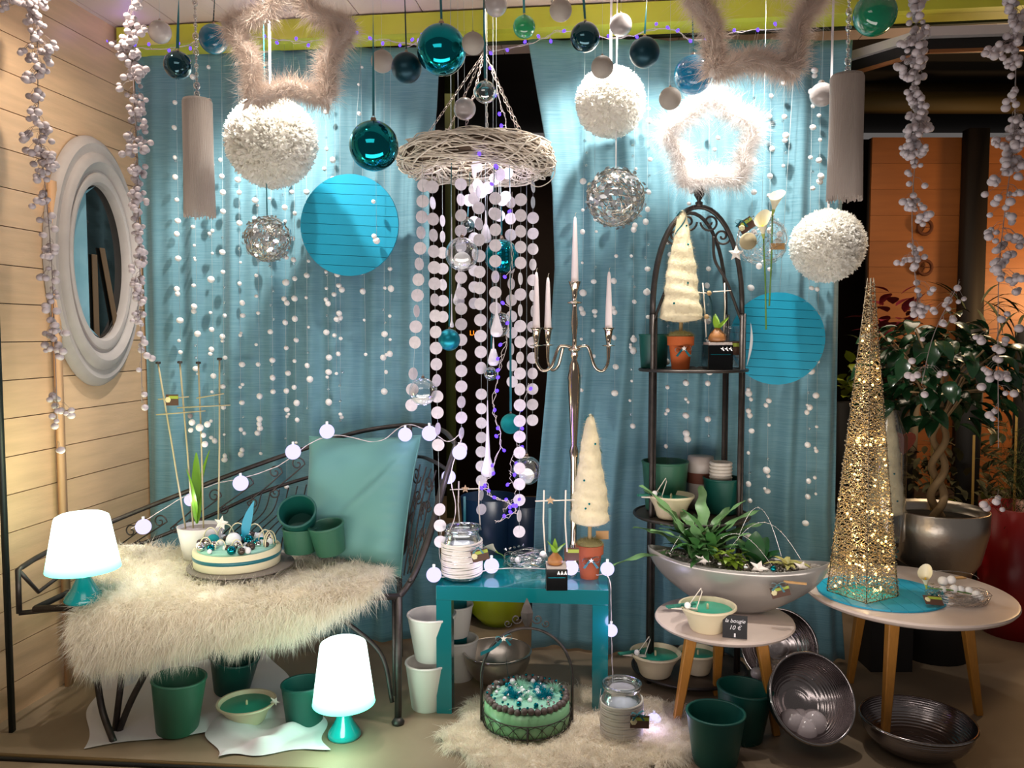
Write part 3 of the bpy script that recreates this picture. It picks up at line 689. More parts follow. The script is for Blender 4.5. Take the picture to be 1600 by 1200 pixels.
# ------------------------------------------------------------------ violet fairy lights
vio = emis('violet_led_glow', '#5a3cff', 2.6); led_me = MB().sph((0,0,0), .0058, 8, 6, (1,1,1.3)).mesh('led', vio)
vglow = emis('violet_led_glow_white', '#9d8bff', 6.0)
def fairy(path, nled, seed, label, spread=.02, tw_=2):
    rnd = R(seed); base = path[0]; t = thing('fairy_lights', label, 'fairy lights', base, 0, 'violet fairy light strings')
    pl = [p - base for p in spline(path, 8)]; cb = MB()
    for s in range(tw_): cb.tube([p + Vector((rnd.gauss(0,.0035), rnd.gauss(0,.0035), rnd.gauss(0,.0035))) for p in pl], .0011, 4)
    for k in range(nled):
        p = pl[int((k+.5)/nled*(len(pl)-1))]; q = p + Vector((rnd.uniform(-1,1), rnd.uniform(-.7,.2), rnd.uniform(-1,1))).normalized()*spread*rnd.uniform(.5,1.3)
        cb.tube([p, q], .001, 3); inst('led', led_me, t, q, (rnd.uniform(-1,1), rnd.uniform(-1,1), 0))
    cb.build('cable', cable_m, t)['kind'] = 'stuff'
    return t
fairy([P(x, y, curtY(x)-.155) for x, y in [(140,56),(200,72),(260,76),(330,62),(400,58),(470,66),(540,60),(600,64),(670,72)]], 22, 1, 'violet fairy lights along the lime beam over the left curtain')
fairy([P(x, y, curtY(x)-.155) for x, y in [(630,74),(700,50),(770,78),(840,64),(880,48),(960,60),(1040,44),(1090,62),(1180,46),(1270,48)]], 24, 2, 'violet fairy lights along the lime beam over the right curtain')
fairy([P(*q) for q in [(768,100,2.94),(782,160,2.9),(790,205,2.86),(760,232,2.72),(770,262,2.72),(772,290,2.8)]], 10, 3, 'violet fairy lights running down a chain onto the wreath')
fairy([P(*q) for q in [(800,300,2.84),(797,480,2.84),(790,540,2.8),(778,590,2.8),(770,640,2.8),(783,690,2.8),(765,740,2.8),(762,770,2.82),(795,785,2.82),(805,800,2.82),(775,815,2.82)]], 24, 4, 'tangled violet fairy lights hanging down the middle over the teal table', .025)
fairy([P(*q) for q in [(828,600,2.9),(812,650,2.9),(806,700,2.88),(795,735,2.86),(806,770,2.86),(785,800,2.86)]], 9, 5, 'second loop of violet fairy lights beside the longest disc string', .02, 1)
point_light('led_fill', P(775, 700, 2.7), .4, (.35, .2, 1)); point_light('led_fill', P(790, 240, 2.84), .6, (.5, .4, 1)); point_light('led_fill', P(768, 300, 2.98), .9, (.85, .8, 1))
for x in (200, 420, 620, 980, 1240): point_light('led_fill', P(x, 48, curtY(x)-.25), .12, (.4, .2, 1))
# ------------------------------------------------------------------ teal side table
def table_corner(px, py, z=.445): return G(px, py, z)
ca = G(681, 915, .445); cb_ = G(951, 923, .445)
fd = (cb_-ca); fw = fd.length; fa = math.atan2(fd.y, fd.x); dep = .40
tb = thing('side_table', 'glossy teal square side table in the middle', 'table', (ca.x, ca.y, 0), fa)
top = MB().box((fw/2, dep/2, .42), (fw, dep, .05)).build('tabletop', teal_gloss, tb, smooth=False)
bv = top.modifiers.new('b', 'BEVEL'); bv.width = .002; bv.segments = 2
lg = MB().box((0,0,.1975), (.052,.052,.395)).mesh('leg', teal_gloss, False)
for x in (.0265, fw-.0265):
    for y in (.0265, dep-.0265): inst('leg', lg, tb, (x, y, 0))
TZ = .445
# ------------------------------------------------------------------ round white tables
tt = mat('worn_white_tabletop', '#cfbdb2', .35, bump=.05, bs=60, var=.06, vs=12); oak = mat('honey_oak', '#b0762c', .45, var=.12, vs=30, stretch=(6,6,1))
def round_table(c, r, z, label, rot, spread):
    t = thing('round_table', label, 'table', (c[0], c[1], 0), 0, 'round white tables with oak legs')
    MB().lathe([(0,z-.028),(r-.03,z-.028),(r-.008,z-.018),(r,z-.008),(r-.003,z-.002),(r-.01,z),(0,z)], 72).build('tabletop', tt, t, auto=40)
    for k in range(3):
        a = rot + k*2*PI/3; p0 = Vector((math.cos(a)*r*.55, math.sin(a)*r*.55, z-.028)); p1 = Vector((math.cos(a)*(r*.55+spread), math.sin(a)*(r*.55+spread), 0))
        b = MB(); b.tube([p0, p1], [.026, .016], 4); o = b.build('leg', oak, t, smooth=False); bv = o.modifiers.new('b', 'BEVEL'); bv.width = .003
    return t
T1 = G(1137, 972, .35); round_table((T1.x, 2.69), .228, .35, 'small white round table holding the boat planter and price sign', math.radians(-158), .06)
T2 = G(1435, 935, .42); round_table((T2.x, 2.75), .335, .42, 'larger white round table under the lit wire pyramid', math.radians(-128), .06)

# ------------------------------------------------------------------ iron chaise bench
ch = thing('iron_chaise', 'antique iron chaise bench with scrolled back at the left', 'bench', (0,0,0))
S0 = .405
FL, FR, BR, BL = Vector((-1.55,2.61,S0)), Vector((-.385,2.735,S0)), Vector((-.45,3.22,S0)), Vector((-1.50,3.08,S0))
MB().tube([FL,FR,BR,BL], .012, 8, True).build('seat_frame', iron, ch)
for k in range(1, 12):
    a = FL.lerp(FR, k/12); b = BL.lerp(BR, k/12); MB().tube([a, b], .006, 6).build('seat_bar', iron, ch)
br = [P(*q) for q in [(30,958,2.62),(28,890,2.62),(75,862,2.78),(175,815,3.08),(300,765,3.16),(400,727,3.20),(482,699,3.24),(560,675,3.25),(640,664,3.24),(690,672,3.10),(713,695,2.94)]]
MB().tube([br[0]] + spline(br[1:], 8), .009, 8).build('back_rail', iron, ch)
MB().tube([P(30,958,2.62), P(105,950,2.66), P(170,905,2.9)], .009, 6).build('foot_rail', iron, ch)
MB().tube([P(28,890,2.62), P(60,925,2.7), P(100,895,2.8), P(150,840,2.95)], .007, 6).build('foot_scroll', iron, ch)
r2 = [P(*q) for q in [(150,875,2.98),(240,842,3.10),(330,805,3.16),(400,773,3.20),(475,748,3.23),(560,728,3.25),(645,714,3.22),(675,720,3.06),(702,736,2.93)]]
MB().tube(spline(r2, 8), .007, 8).build('lower_back_rail', iron, ch)
post = [P(713,695,2.94), P(697,745,2.9), P(672,835,2.84), P(650,892,2.79), P(632,922,2.76), FR]
MB().tube(spline(post, 5), .011, 8).build('head_post', iron, ch)
MB().tube(spline([P(640,664,3.18), P(636,760,3.17), P(632,850,3.16), BR], 5), .011, 8).build('rear_post', iron, ch)
MB().tube(spline([P(640,908,2.76), P(655,880,2.9), P(665,845,3.02), BR + Vector((.09,0,.1))], 6), .008, 6).build('head_lower_rail', iron, ch)
def leg_(p0, p1, nm='leg', bow=None, r=.011):
    pts = [p0, p1] if bow is None else spline([p0, bow, p1], 8); MB().tube(pts, r, 8).build(nm, iron, ch)
lf = G(178, 1165); lf2 = G(196, 1120)
leg_(P(150,1050,2.6), G(178,1160), bow=P(160,1110,2.59)); leg_(P(193,1035,2.62), P(180,1140,2.6), 'leg_brace'); leg_(P(243,1022,2.62), P(183,1150,2.6), 'leg_brace', P(205,1095,2.61)); leg_(FL.lerp(FR, .17), P(150,1052,2.6), 'leg_brace'); leg_(FL.lerp(FR, .24), P(193,1036,2.62), 'leg_brace')
leg_(FL.lerp(FR, .30), P(243,1024,2.62), 'leg_brace')
leg_(FR, G(622,1130), r=.012); MB().lathe([(0,0),(.02,0),(.022,.008),(.013,.02),(0,.022)], 16, Matrix.Translation(G(622,1131))).build('foot', iron, ch)
leg_(FR + Vector((-.02,.02,0)), G(622,1130) + Vector((-.012,.01,.09)), 'leg_brace', r=.007)
leg_(P(528,962,2.72), G(618,1125) + Vector((-.01,0,.06)), 'leg_brace', P(594,1020,2.73), .008); leg_(P(528,962,2.72), P(528,926,2.72), 'leg_brace', r=.008)
leg_(BR, Vector((BR.x, BR.y, 0))); leg_(BL, Vector((BL.x, BL.y, 0)))
def bil(A, B, C, D, u, v): return A.lerp(B, u).lerp(D.lerp(C, u), v)
def spiral(c, ax, ay, r, turns=1.6, s=1, n=26):
    return [c + (ax*math.cos(s*t_*turns*2*PI) + ay*math.sin(s*t_*turns*2*PI))*(r*(1-.85*t_)) for t_ in [k/n for k in range(n+1)]]
X_, Z_ = Vector((1,-.1,0)).normalized(), Vector((0,0,1))
# scrolls between the two back rails
pairs = [((300,785),(275,825)),((335,775),(300,815)),((385,755),(350,795)),((430,738),(395,785)),((465,725),(430,770)),((250,815),(215,850)),((205,830),(180,862))]
for i, ((x1,y1),(x2,y2)) in enumerate(pairs):
    a = P(x1, y1, 3.08); b = P(x2, y2, 3.08); m = a.lerp(b, .5)
    MB().tube(spiral(a, X_, Z_, .028, 1.3, 1)[::-1] + spline([a+X_*.028, m+X_*.02+Z_*.01, b-X_*.02], 5)[1:] + spiral(b, -X_, Z_, .022, 1.3, -1), .0028, 5).build('scroll', iron, ch)
for k in range(14):
    x = 395 + k*14; a = P(x, 772 - k*2.5, 3.14); b = P(x-55, 862, 3.12)
    MB().tube(spline([a, a.lerp(b,.35)+X_*.02, a.lerp(b,.7)-X_*.02, b], 6), .0026, 5).build('scroll', iron, ch)
# head panel with scrolls and leaves
A, B, C, D = P(640,716,3.16), P(700,738,2.92), P(648,892,2.80), P(618,905,3.05)
for u, v, r in [(.25,.12,.035),(.62,.16,.035),(.4,.3,.03),(.75,.36,.025)]:
    c = bil(A,B,C,D,u,v); ax = (B-A).normalized(); ay = (D-A).normalized(); MB().tube(spiral(c, ax, ay, r), .003, 5).build('scroll', iron, ch)
for k in range(6):
    u = .08 + k*.17; MB().tube(spline([bil(A,B,C,D,min(1,max(0,u+.05*math.sin(k+v*5))),v) for v in [.02,.25,.5,.75,1.0]], 5), .003, 5).build('panel_rod', iron, ch)
rnd = R(3)
for k in range(16):
    c = bil(A,B,C,D,rnd.uniform(.12,.9),rnd.uniform(.35,.95)); ax = (B-A).normalized()*.011; ay = (D-A).normalized()*.024
    MB().tube([c + ax*math.cos(t_)*abs(math.sin(t_/2)) + ay*math.cos(t_/2) for t_ in [q*2*PI/12 for q in range(12)]], .0024, 4, True).build('leaf_loop', iron, ch)

# ------------------------------------------------------------------ white fur pelt over the seat
rows = [[(190,852,3.0),(270,856,3.05),(350,862,3.08),(430,866,3.1),(520,866,3.1),(598,878,3.02)],
        [(150,890,2.84),(240,888,2.87),(345,893,2.9),(440,893,2.92),(530,887,2.93),(606,892,2.92)],
        [(128,935,2.59),(220,928,2.61),(330,928,2.64),(430,925,2.67),(520,916,2.70),(604,902,2.78)],
        [(118,990,2.53),(220,980,2.55),(330,970,2.58),(430,958,2.62),(510,948,2.65),(582,922,2.70)],
        [(135,1028,2.53),(215,1022,2.55),(300,1006,2.58),(400,990,2.62),(480,970,2.65),(556,940,2.70)]]
gp = [[P(*q) for q in r] for r in rows]
cols = [spline(r, 10) for r in gp]; m = len(cols[0])
full = [spline([cols[j][i] for j in range(5)], 8) for i in range(m)]; mv = len(full[0])
pm = MB(); pm.grid(lambda u, v: full[round(u*(m-1))][round(v*(mv-1))] + Vector((0,0,.006*math.sin(u*23+v*9))), m-1, mv-1)
furw = fuzzy('ivory_long_fur', '#f8f2e4', .45); furbase = mat('ivory_fur_base', '#ece5d3', .95, bump=.8, bs=120)
pelt = tag(pm.build('fur_pelt', furbase), 'long-haired ivory fur throw draped over the iron chaise', 'fur throw')
def fur_on(grid, n, ln, w, mtl, parent, seed, droop, lean=(0,0,0), up=.35):
    rs = np.random.RandomState(seed); A = np.array([[list(p) for p in c] for c in grid]); a, b = A.shape[:2]
    u = rs.uniform(0, a-1.001, n); v = rs.uniform(0, b-1.001, n)
    e = rs.uniform(0, 1, n); k = e < .18; v = np.where(k & (e < .13), b-1.001, v); u = np.where(k & (e >= .13), np.where(e > .155, a-1.001, 0), u)
    i = u.astype(int); j = v.astype(int); fu = (u-i)[:,None]; fv = (v-j)[:,None]
    p = A[i,j]*(1-fu)*(1-fv) + A[i+1,j]*fu*(1-fv) + A[i,j+1]*(1-fu)*fv + A[i+1,j+1]*fu*fv
    du = A[i+1,j]-A[i,j]; dv = A[i,j+1]-A[i,j]; N = np.cross(dv, du); N /= np.linalg.norm(N, axis=1, keepdims=True)+1e-9
    N *= np.sign(N[:, 2:3]*2 - N[:, 1:2] + 1e-6)
    # clumping: neighbouring strands share a lean
    cl = rs.normal(size=(a, b, 3))*.8; D = N*up*1.6 + cl[i,j]*.5 + rs.normal(size=(n,3))*.3 + dv/(np.linalg.norm(dv,axis=1,keepdims=True)+1e-9)*.35 + np.array(lean)
    return blades('fur_strands', p, D, ln*rs.uniform(.5, 1.25, n), w, mtl, parent, droop, rs)
fur_on(full, 70000, .055, .0009, furw, pelt, 3, .55)

# ------------------------------------------------------------------ fur rug on the floor
rc = G(905, 1150); rg = []
for i in range(41):
    col = []
    for j in range(21):
        u = i/40*2-1; v = j/20*2-1
        # squircle mapping to an irregular pelt outline
        x = u*math.sqrt(1-v*v/2); y = v*math.sqrt(1-u*u/2); a = math.atan2(y, x); k = 1+.10*math.sin(3*a+1)+.06*math.sin(7*a)
        col.append(Vector((rc.x + x*.44*k, 2.60 - y*.27*k, .012 + .02*max(0, 1-x*x-y*y)**.5 + .003*math.sin(u*14)*math.sin(v*11))))
    rg.append(col)
rb = MB().grid(lambda u, v: rg[round(u*40)][round(v*20)], 40, 20)
rug = tag(rb.build('fur_rug', furbase), 'long-haired ivory fur rug on the floor under the teal table', 'fur rug')
fur_on(rg, 50000, .055, .0008, fuzzy('warm_ivory_fur', '#f8efdf', .45), rug, 9, .9, (0,-.15,.1), .4)

# ------------------------------------------------------------------ white cloth on the floor
cloth_m = mat('white_soft_cloth', '#d9d3d6', .9, sheen=.3)
def sheet(quad, nu, nv, amp, seed, label, nm='floor_cloth'):
    rnd = R(seed); ws = [(rnd.uniform(1,4.5), rnd.uniform(1,4.5), rnd.uniform(0,6), rnd.uniform(.4,1)) for k in range(9)]
    def fn(u, v):
        p = bil(*quad, u, v); h = sum(a_*math.sin(x_*u*3+c_)*math.sin(y_*v*3+c_*2) for x_, y_, c_, a_ in ws); e = min(1, 6*min(u,1-u,v,1-v)+.12)
        return (p.x + .015*math.sin(v*9+u*4), p.y + .012*math.sin(u*11), .004 + amp*e*max(0, h*.45+.35))
    return tag(MB().grid(fn, nu, nv).build(nm, cloth_m), label, 'cloth')
sheet([G(155,1060), G(420,1015), G(490,1125), G(128,1172)], 60, 40, .018, 1, 'white crumpled cloth spread on the floor under the chaise')
sheet([G(318,1118), G(500,1100), G(515,1172), G(338,1186)], 50, 30, .05, 2, 'folded puffy white blanket at the front of the floor under the chaise')
sheet([G(110,1010), G(310,985), G(300,1075), G(150,1085)], 40, 30, .05, 5, 'bunched white cloth at the back under the chaise')

# ------------------------------------------------------------------ satin pillow
sat = mat('sea_green_satin', '#639a92', .55, sheen=.3, bump=.12, bs=25)
TL, TR, BR_, BL_ = P(484,682,3.20), P(658,680,3.10), P(626,903,2.93), P(472,868,3.08)
nrm = (TR-TL).cross(BL_-TL).normalized(); nrm = -nrm if nrm.y > 0 else nrm
pc = bil(TL,TR,BR_,BL_,.5,.5)
pil = thing('pillow', 'sea-green satin cushion leaning on the high end of the chaise', 'cushion', (pc.x, pc.y, .5))
def pillow_side(s):
    def fn(u, v):
        U = 2*u-1; V = 2*v-1; e = max(0, (1-U**4)*(1-V**4))**.6; pin = 1-.045*(1-abs(V)**3)*abs(U)**2; pin2 = 1-.05*(1-abs(U)**3)*abs(V)**2
        p = bil(TL,TR,BR_,BL_, .5+.5*U*pin, .5+.5*V*pin2)
        wr = .016*math.exp(-((U*.75+V*.9-.12+.15*U*U)**2)*160)*math.exp(-((U-.45)**2+(V+.35)**2)*2.5) - .010*math.exp(-((U*.75+V*.9-.02)**2)*130)*math.exp(-((U-.4)**2+(V+.3)**2)*2.5) + .005*math.sin(V*9+U*2)*(.4+.3*U) + .005*math.sin(V*36+U*3)*max(0,U-.5)*2 + .005*math.sin((U+V*.3)*9)*max(0,.2+V)
        return p + nrm*s*(.075*e) + nrm*(wr*e if s > 0 else 0) - Vector((0,0,.5)) - Vector((pc.x,pc.y,0))
    return fn
pb = MB().grid(pillow_side(1), 60, 60); pb.build('cushion_front', sat, pil)
MB().grid(pillow_side(-1), 24, 24).build('cushion_back', sat, pil)
ed = [bil(TL,TR,BR_,BL_,a_,b_) for a_, b_ in [(0,0),(.25,.022),(.5,.025),(.75,.022),(1,0),(.978,.25),(.975,.5),(.978,.75),(1,1),(.75,.978),(.5,.975),(.25,.978),(0,1),(.022,.75),(.025,.5),(.022,.25)]]
MB().tube([p - Vector((pc.x,pc.y,.5)) for p in ed], .0035, 6, True).build('seam', sat, pil)

# ------------------------------------------------------------------ pots
def pot(loc, rt, rb_, h, m, label, grp, rot=(0,0,0), soil=None, nm='plant_pot'):
    t = thing(nm, label, 'pot', loc, 0, grp); t.rotation_euler = rot; w = .006
    o = MB().lathe([(0,0),(rb_,0),(rb_+.002,.004),(rt-.001,h-.004),(rt,h),(rt-w,h),(rt-w-.001,h-.006),(rb_-w,.012),(0,.012)], 40).build('body', m, t, auto=40)
    rim = MB().lathe([(rt-w-.0005,h-.001),(rt-w,h+.0018),(rt+.0012,h+.0018),(rt+.0018,h-.003),(rt-.0005,h-.007)], 40).build('rim', m, t)
    if soil: MB().lathe([(rt-w-.004,h*.86),(rt*.5,h*.9),(0,h*.91)], 24).build('soil', soil, t)
    return t
def potpx(px, py, z, rpx, hpx, m, label, grp, rot=(0,0,0), taper=.76, soil=None, nm='plant_pot'):
    g = G(px, py, z); k = g.y/F; return pot(g, rpx*k, rpx*k*taper, hpx*k, m, label, grp, rot, soil, nm)
GF = 'green pots under the chaise'
potpx(277,1140,.006,42,86, green_pot, 'largest sage green pot on the cloth under the chaise', GF, (0,.06,0), .74)
potpx(362,1078,.006,38,58, dark_pot, 'dark green pot at the back under the chaise', GF, (.08,.14,0), .7)
potpx(476,1126,.01,35,62, teal_pot, 'dark green pot on the floor beside the lit table lamp', GF, (0,-.02,0), .8)
GC = 'green pots beside the cushion'
potpx(469,862,.500,27,38, green_pot, 'upright sage pot below the tilted teal one beside the cushion', GC, (0,0,0), .86)
c = P(471,822,3.0); pt = pot((c.x-.0,c.y,c.z), .069, .054, .105, teal_pot, 'teal pot lying tilted with its mouth facing forward, left of the cushion', GC, (.72,.03,0)); pt.rotation_euler = (.80, .05, 0); pt.location = P(471,822,2.99)
potpx(517,862,.505,28,46, green_pot, 'sage pot with slanted rim standing against the cushion', GC, (.16,-.12,0), .8)
GW = 'white pots left of the teal table'
potpx(668,1104,0,35,74, white_pot, 'lower white pot on the floor left of the teal table', GW, taper=.7)
potpx(675,1028,.165,39,72, white_pot, 'upper white pot standing on the other one left of the teal table', GW, taper=.66)
potpx(716,1058,.0,32,64, white_pot, 'white pot behind the left leg of the teal table, lower', GW, taper=.72)
potpx(712,992,.16,28,50, white_pot, 'white pot behind the left leg of the teal table, upper', GW, taper=.72)
GR = 'dark green pots under the small round table'
g0 = G(1117,1190); pot(g0, .088, .064, .155, teal_pot, 'front dark green pot under the small round table', GR)
g0 = G(1158,1152); pot(g0, .088, .064, .165, dark_pot, 'rear dark green pot under the small round table', GR, (0,.06,0))
# ------------------------------------------------------------------ lamps
def lampshade_mat():
    m = bpy.data.materials.new('lit_white_shade'); m.use_nodes = True; n = m.node_tree.nodes; L = m.node_tree.links; n.clear()
    out = n.new('ShaderNodeOutputMaterial'); e = n.new('ShaderNodeEmission'); tc = n.new('ShaderNodeTexCoord'); s = n.new('ShaderNodeSeparateXYZ'); cr = n.new('ShaderNodeValToRGB')
    mr = n.new('ShaderNodeMapRange'); mr.inputs[1].default_value = 0; mr.inputs[2].default_value = .2
    L.new(tc.outputs['Object'], s.inputs[0]); L.new(s.outputs['Z'], mr.inputs[0]); L.new(mr.outputs[0], cr.inputs[0])
    cr.color_ramp.elements[0].color = (.16,1.0,.62,1); cr.color_ramp.elements[1].color = (.75,1,.92,1); cr.color_ramp.elements[1].position = .3
    L.new(cr.outputs[0], e.inputs[0]); e.inputs[1].default_value = 2.3; L.new(e.outputs[0], out.inputs[0]); m.cycles.emission_sampling = 'FRONT_BACK'; return m
shade_m = lampshade_mat(); lampb = mat('teal_lamp_plastic', '#0a8e90', .18, coat=.4)
def lamp(loc, rb_, rt, hs, hb, label):
    t = thing('table_lamp', label, 'lamp', loc, 0, 'lit teal table lamps')
    MB().lathe([(0,0),(rb_*.52,0),(rb_*.55,.008),(rb_*.5,.02),(rb_*.33,.045),(rb_*.2,.075),(rb_*.17,hb),(rb_*.3,hb+.012),(0,hb+.014)], 36).build('base', lampb, t)
    MB().lathe([(rb_,0),(rb_*.99,.004),(rt*1.01,hs-.012),(rt*.97,hs-.002),(rt*.8,hs+.006),(0,hs+.010)], 40).build('shade', shade_m, t, (0,0,hb))
    MB().lathe([(rb_*.99,-.001),(0,-.001)], 40).build('shade_underside', mat('lit_shade_underside', '#0b8f83', .5, glow='#0fae9a', gs=.4), t, (0,0,hb+.001))
    c = MB(); c.sph((0,0,hb-.02), .012, 10, 6).build('switch', lampb, t)
    return t
g1 = G(538,1150); lamp((g1.x, g1.y, 0), .1, .074, .197, .112, 'lit white-shaded lamp with teal base on the floor under the chaise')
g2 = P(132,942,2.60); lamp((g2.x, g2.y, .436), .112, .082, .172, .105, 'lit white-shaded lamp with teal base standing on the left end of the chaise')
point_light('lamp_glow', (g1.x+.0, g1.y-.16, .12), 2.2, (.5,1,.75), .05); point_light('lamp_glow', (g2.x-.02, g2.y+.02, .84), 3.2, (.9,1,.55), .1)

# ------------------------------------------------------------------ globe lights on a white cable
globe = emis('lavender_globe_glow', '#d2ccff', 1.2); gm = sphere_mesh(globe)
def globes(path, pos, label, Y0=None):
    base = P(*path[0]); t = thing('globe_light_string', label, 'string lights', base, 0, 'white globe lights on cables')
    pl = spline([P(*q) - base for q in path], 8)
    cb = MB(); cb.tube(pl, .0013, 5); cb.tube([p + Vector((.0018*math.sin(i*1.3), 0, .0018*math.cos(i*1.3))) for i, p in enumerate(pl)], .0011, 4); cb.build('cable', cable_m, t)
    for x, y, Y, r in pos:
        q = P(x, y, Y) - base; inst('globe', gm, t, q, sc=r*Y/F); point_light('globe_fill', P(x, y, Y-.09), .16, (.62,.55,1), .02)
        MB().lathe([(.003,0),(.005,.001),(.005,.012),(0,.012)], 10, Matrix.Translation(q + Vector((0,0,r*Y/F-.002)))).build('socket', white_plastic, t)
globes([(205,826,2.95),(240,805,3.0),(290,775,3.02),(340,755,3.05),(376,748,3.05),(430,730,3.07),(458,712,3.07),(490,690,3.05),(530,680,3.1),(590,690,3.1),(633,664,3.1),(671,674,3.02),(700,690,2.96),(722,680,2.9),(705,740,2.88),(712,800,2.85),(695,850,2.8),(700,885,2.8)],
       [(224,823,2.95,12),(298,781,3.04,10),(376,755,3.03,12),(458,706,3.04,12),(511,674,3.02,11.5),(633,679,3.06,11),(671,677,2.98,12),(718,707,2.9,11.5),(701,745,2.93,11)], 'globe light string draped along the back of the chaise')
globes([(676,900,2.76),(720,902,2.78),(768,890,2.80),(830,888,2.86),(892,892,2.85),(930,898,2.80),(952,905,2.72),(955,980,2.72),(957,1050,2.72),(960,1080,2.7),(990,1120,2.6),(1022,1128,2.6)],
       [(678,898,2.74,12),(768,884,2.84,12),(892,887,2.82,12),(949,889,2.76,11),(955,985,2.72,10),(1022,1125,2.62,11)], 'globe light string lying on the teal table and hanging down its right corner')
# ------------------------------------------------------------------ small shared pieces
def bow(parent, loc, s, m=None, rz=0, tails=True, nm='bow'):
    m = m or ribbon_t; b = MB()
    for sx in (-1, 1):
        pts = [Vector((sx*s*(.5-.5*math.cos(a))*.9, -.15*s*math.sin(a*2), sx*.12*s + s*.35*math.sin(a)*(.5+.5*(1-math.cos(a))/2))) for a in [k*2*PI/12 for k in range(13)]]
        b.grid(lambda u, v: pts[round(u*12)] + Vector((0, (v-.5)*s*.35, 0)), 12, 1)
        if tails: b.add([(0,-.01*s,0),(sx*s*.25,-.05*s,-.02*s),(sx*s*.85,-.1*s,-.75*s),(sx*s*.6,-.1*s,-.85*s)], [(0,1,2,3)])
    b.sph((0,-.08*s,0), .13*s, 8, 6)
    o = b.build(nm, m, parent, loc); o.rotation_euler = (0,0,rz); return o
star_me = {}
def star(parent, loc, r, m, rot=(0,0,0), t=None, nm='star'):
    o = MB().star(r, r*.45, t or r*.18).build(nm, m, parent, loc, smooth=False); o.rotation_euler = rot; return o
def card(parent, loc, w, h, rot=(0,0,0), flower=True):
    """brown gift card with a lime stripe and a cream flower sticker"""
    e = MB().box((0,0,0), (w, .0015, h)).build('gift_card', brownc, parent, loc, smooth=False); e.rotation_euler = rot
    MB().box((w*.12,-.0012,h*.24), (w*.76, .001, h*.26)).build('card_stripe', limec, e, smooth=False)
    if flower:
        f = MB(); 
        for k in range(6): f.sph((-w*.32+.13*h*math.cos(k*PI/3), -.002, .02*h+.13*h*math.sin(k*PI/3)), .14*h, 8, 4, (1,.15,1))
        f.build('card_flower', creamc, e)
    return e
def ribbon_curve(parent, pts, w, m, nm='ribbon'):
    pts = spline(pts, 6); n_ = len(pts)-1
    return MB().grid(lambda u, v: pts[round(u*n_)] + Vector((0,0,1))*(v-.5)*w, n_, 1).build(nm, m, parent)
def picket(parent, px0, px1, y_top, y_bot, ybar, Y, base, n=2):
    """twig stakes with a crossbar and a wooden star"""
    for x in (px0, px1): MB().tube([P(x+2, y_bot, Y)-base, P(x-1, (y_top+y_bot)/2, Y)-base, P(x, y_top, Y)-base], .0028, 5).build('stake', twig_m, parent)
    MB().tube([P(px0-14, ybar+1, Y-.004)-base, P(px1+14, ybar-1, Y-.004)-base], .0022, 5).build('crossbar', twig_m, parent)
    star(parent, P(px0+10, ybar, Y-.01)-base, .016, starn)
    MB().box(P(px0+9, (ybar+y_bot)/2+6, Y)-base, (.009, .001, (y_bot-ybar-10)*Y/F)).build('ribbon', ribbon_t, parent, smooth=False)
def leafmesh(name, Lg, W, m, n=8, arch=.3, fold=.15, wave=0, tip=1.0):
    b = MB()
    def fn(u, v):
        s = (u-.5)*2; w = W*math.sin(PI*min(1, v**.8*.97+.02))**tip*(1+wave*math.sin(v*22+s)); a = v*arch*PI
        y = Lg*(math.sin(a)/(arch*PI) if arch else v); z = Lg*((1-math.cos(a))/(arch*PI) if arch else 0)
        return (s*w/2, y, -z + abs(s)*w*fold + wave*.02*math.sin(v*20)*s)
    b.grid(fn, 2, n); return b.mesh(name, m)
def plant_leaf(me, parent, loc, az, el, sc=1, roll=0):
    M = Matrix.Translation(loc) @ Matrix.Rotation(az, 4, 'Z') @ Matrix.Rotation(el, 4, 'X') @ Matrix.Rotation(roll, 4, 'Y') @ Matrix.Scale(sc, 4); return inst('leaf', me, parent, M=M)

# ------------------------------------------------------------------ wrapped yarn jars
yarn = mat('white_sparkly_yarn', '#d8cfc4', .8, bump=.9, bs=120)
def jar(px, py, z, r, h, label, cardpos):
    g = G(px, py, z); t = thing('candle_jar', label, 'jar', g, 0, 'yarn-wrapped glass jars')
    MB().lathe([(0,.004),(r*.75,.003),(r*.98,.012),(r,.03),(r,h*.72),(r*.9,h*.8),(r*.84,h*.86),(r*.84,h*.93),(r*.94,h*.94),(r*.95,h),(r*.86,h),(r*.80,h*.93),(r*.80,h*.86),(r*.93,h*.7),(r*.94,.02),(0,.016)], 40).build('glass_body', glass('jar_glass', '#e6ecec', .3), t)
    y = MB(); rnd = R(int(px))
    for k in range(26):
        z0 = h*(.14+.6*k/26); y.tube([((r*.985)*math.cos(a), r*.985*math.sin(a), z0 + .004*math.sin(a+k*1.3)) for a in [q*2*PI/28 for q in range(28)]], h*.021, 6, True)
    y.build('yarn_wrap', yarn, t)['kind'] = 'stuff'
    MB().lathe([(0,h*.5),(r*.78,h*.5),(r*.78,h*.66),(0,h*.7)], 24).build('white_sand', mat('white_sand', '#efeaf2', .9), t)
    cx, cz, rot = cardpos; card(t, (cx, -r-.012, cz), .058, .040, rot); bow(t, (cx-.006, -r-.02, cz+.028), .024)
    MB().tube(spline([(-r*1.0, 0, h*.9),(-r*1.12,-.01,h*.5),(-r*.9,-.02,h*.2)], 5), .0008, 4).build('string', cable_m, t)
    return t
jar(722, 904, TZ, .070, .185, 'white yarn-wrapped glass jar on the left end of the teal table', (.066, .105, (0,-.25,0)))
jar(971, 1160, .0, .066, .195, 'white yarn-wrapped glass jar on the fur rug right of the teal table', (.045, .105, (0,.03,0)))
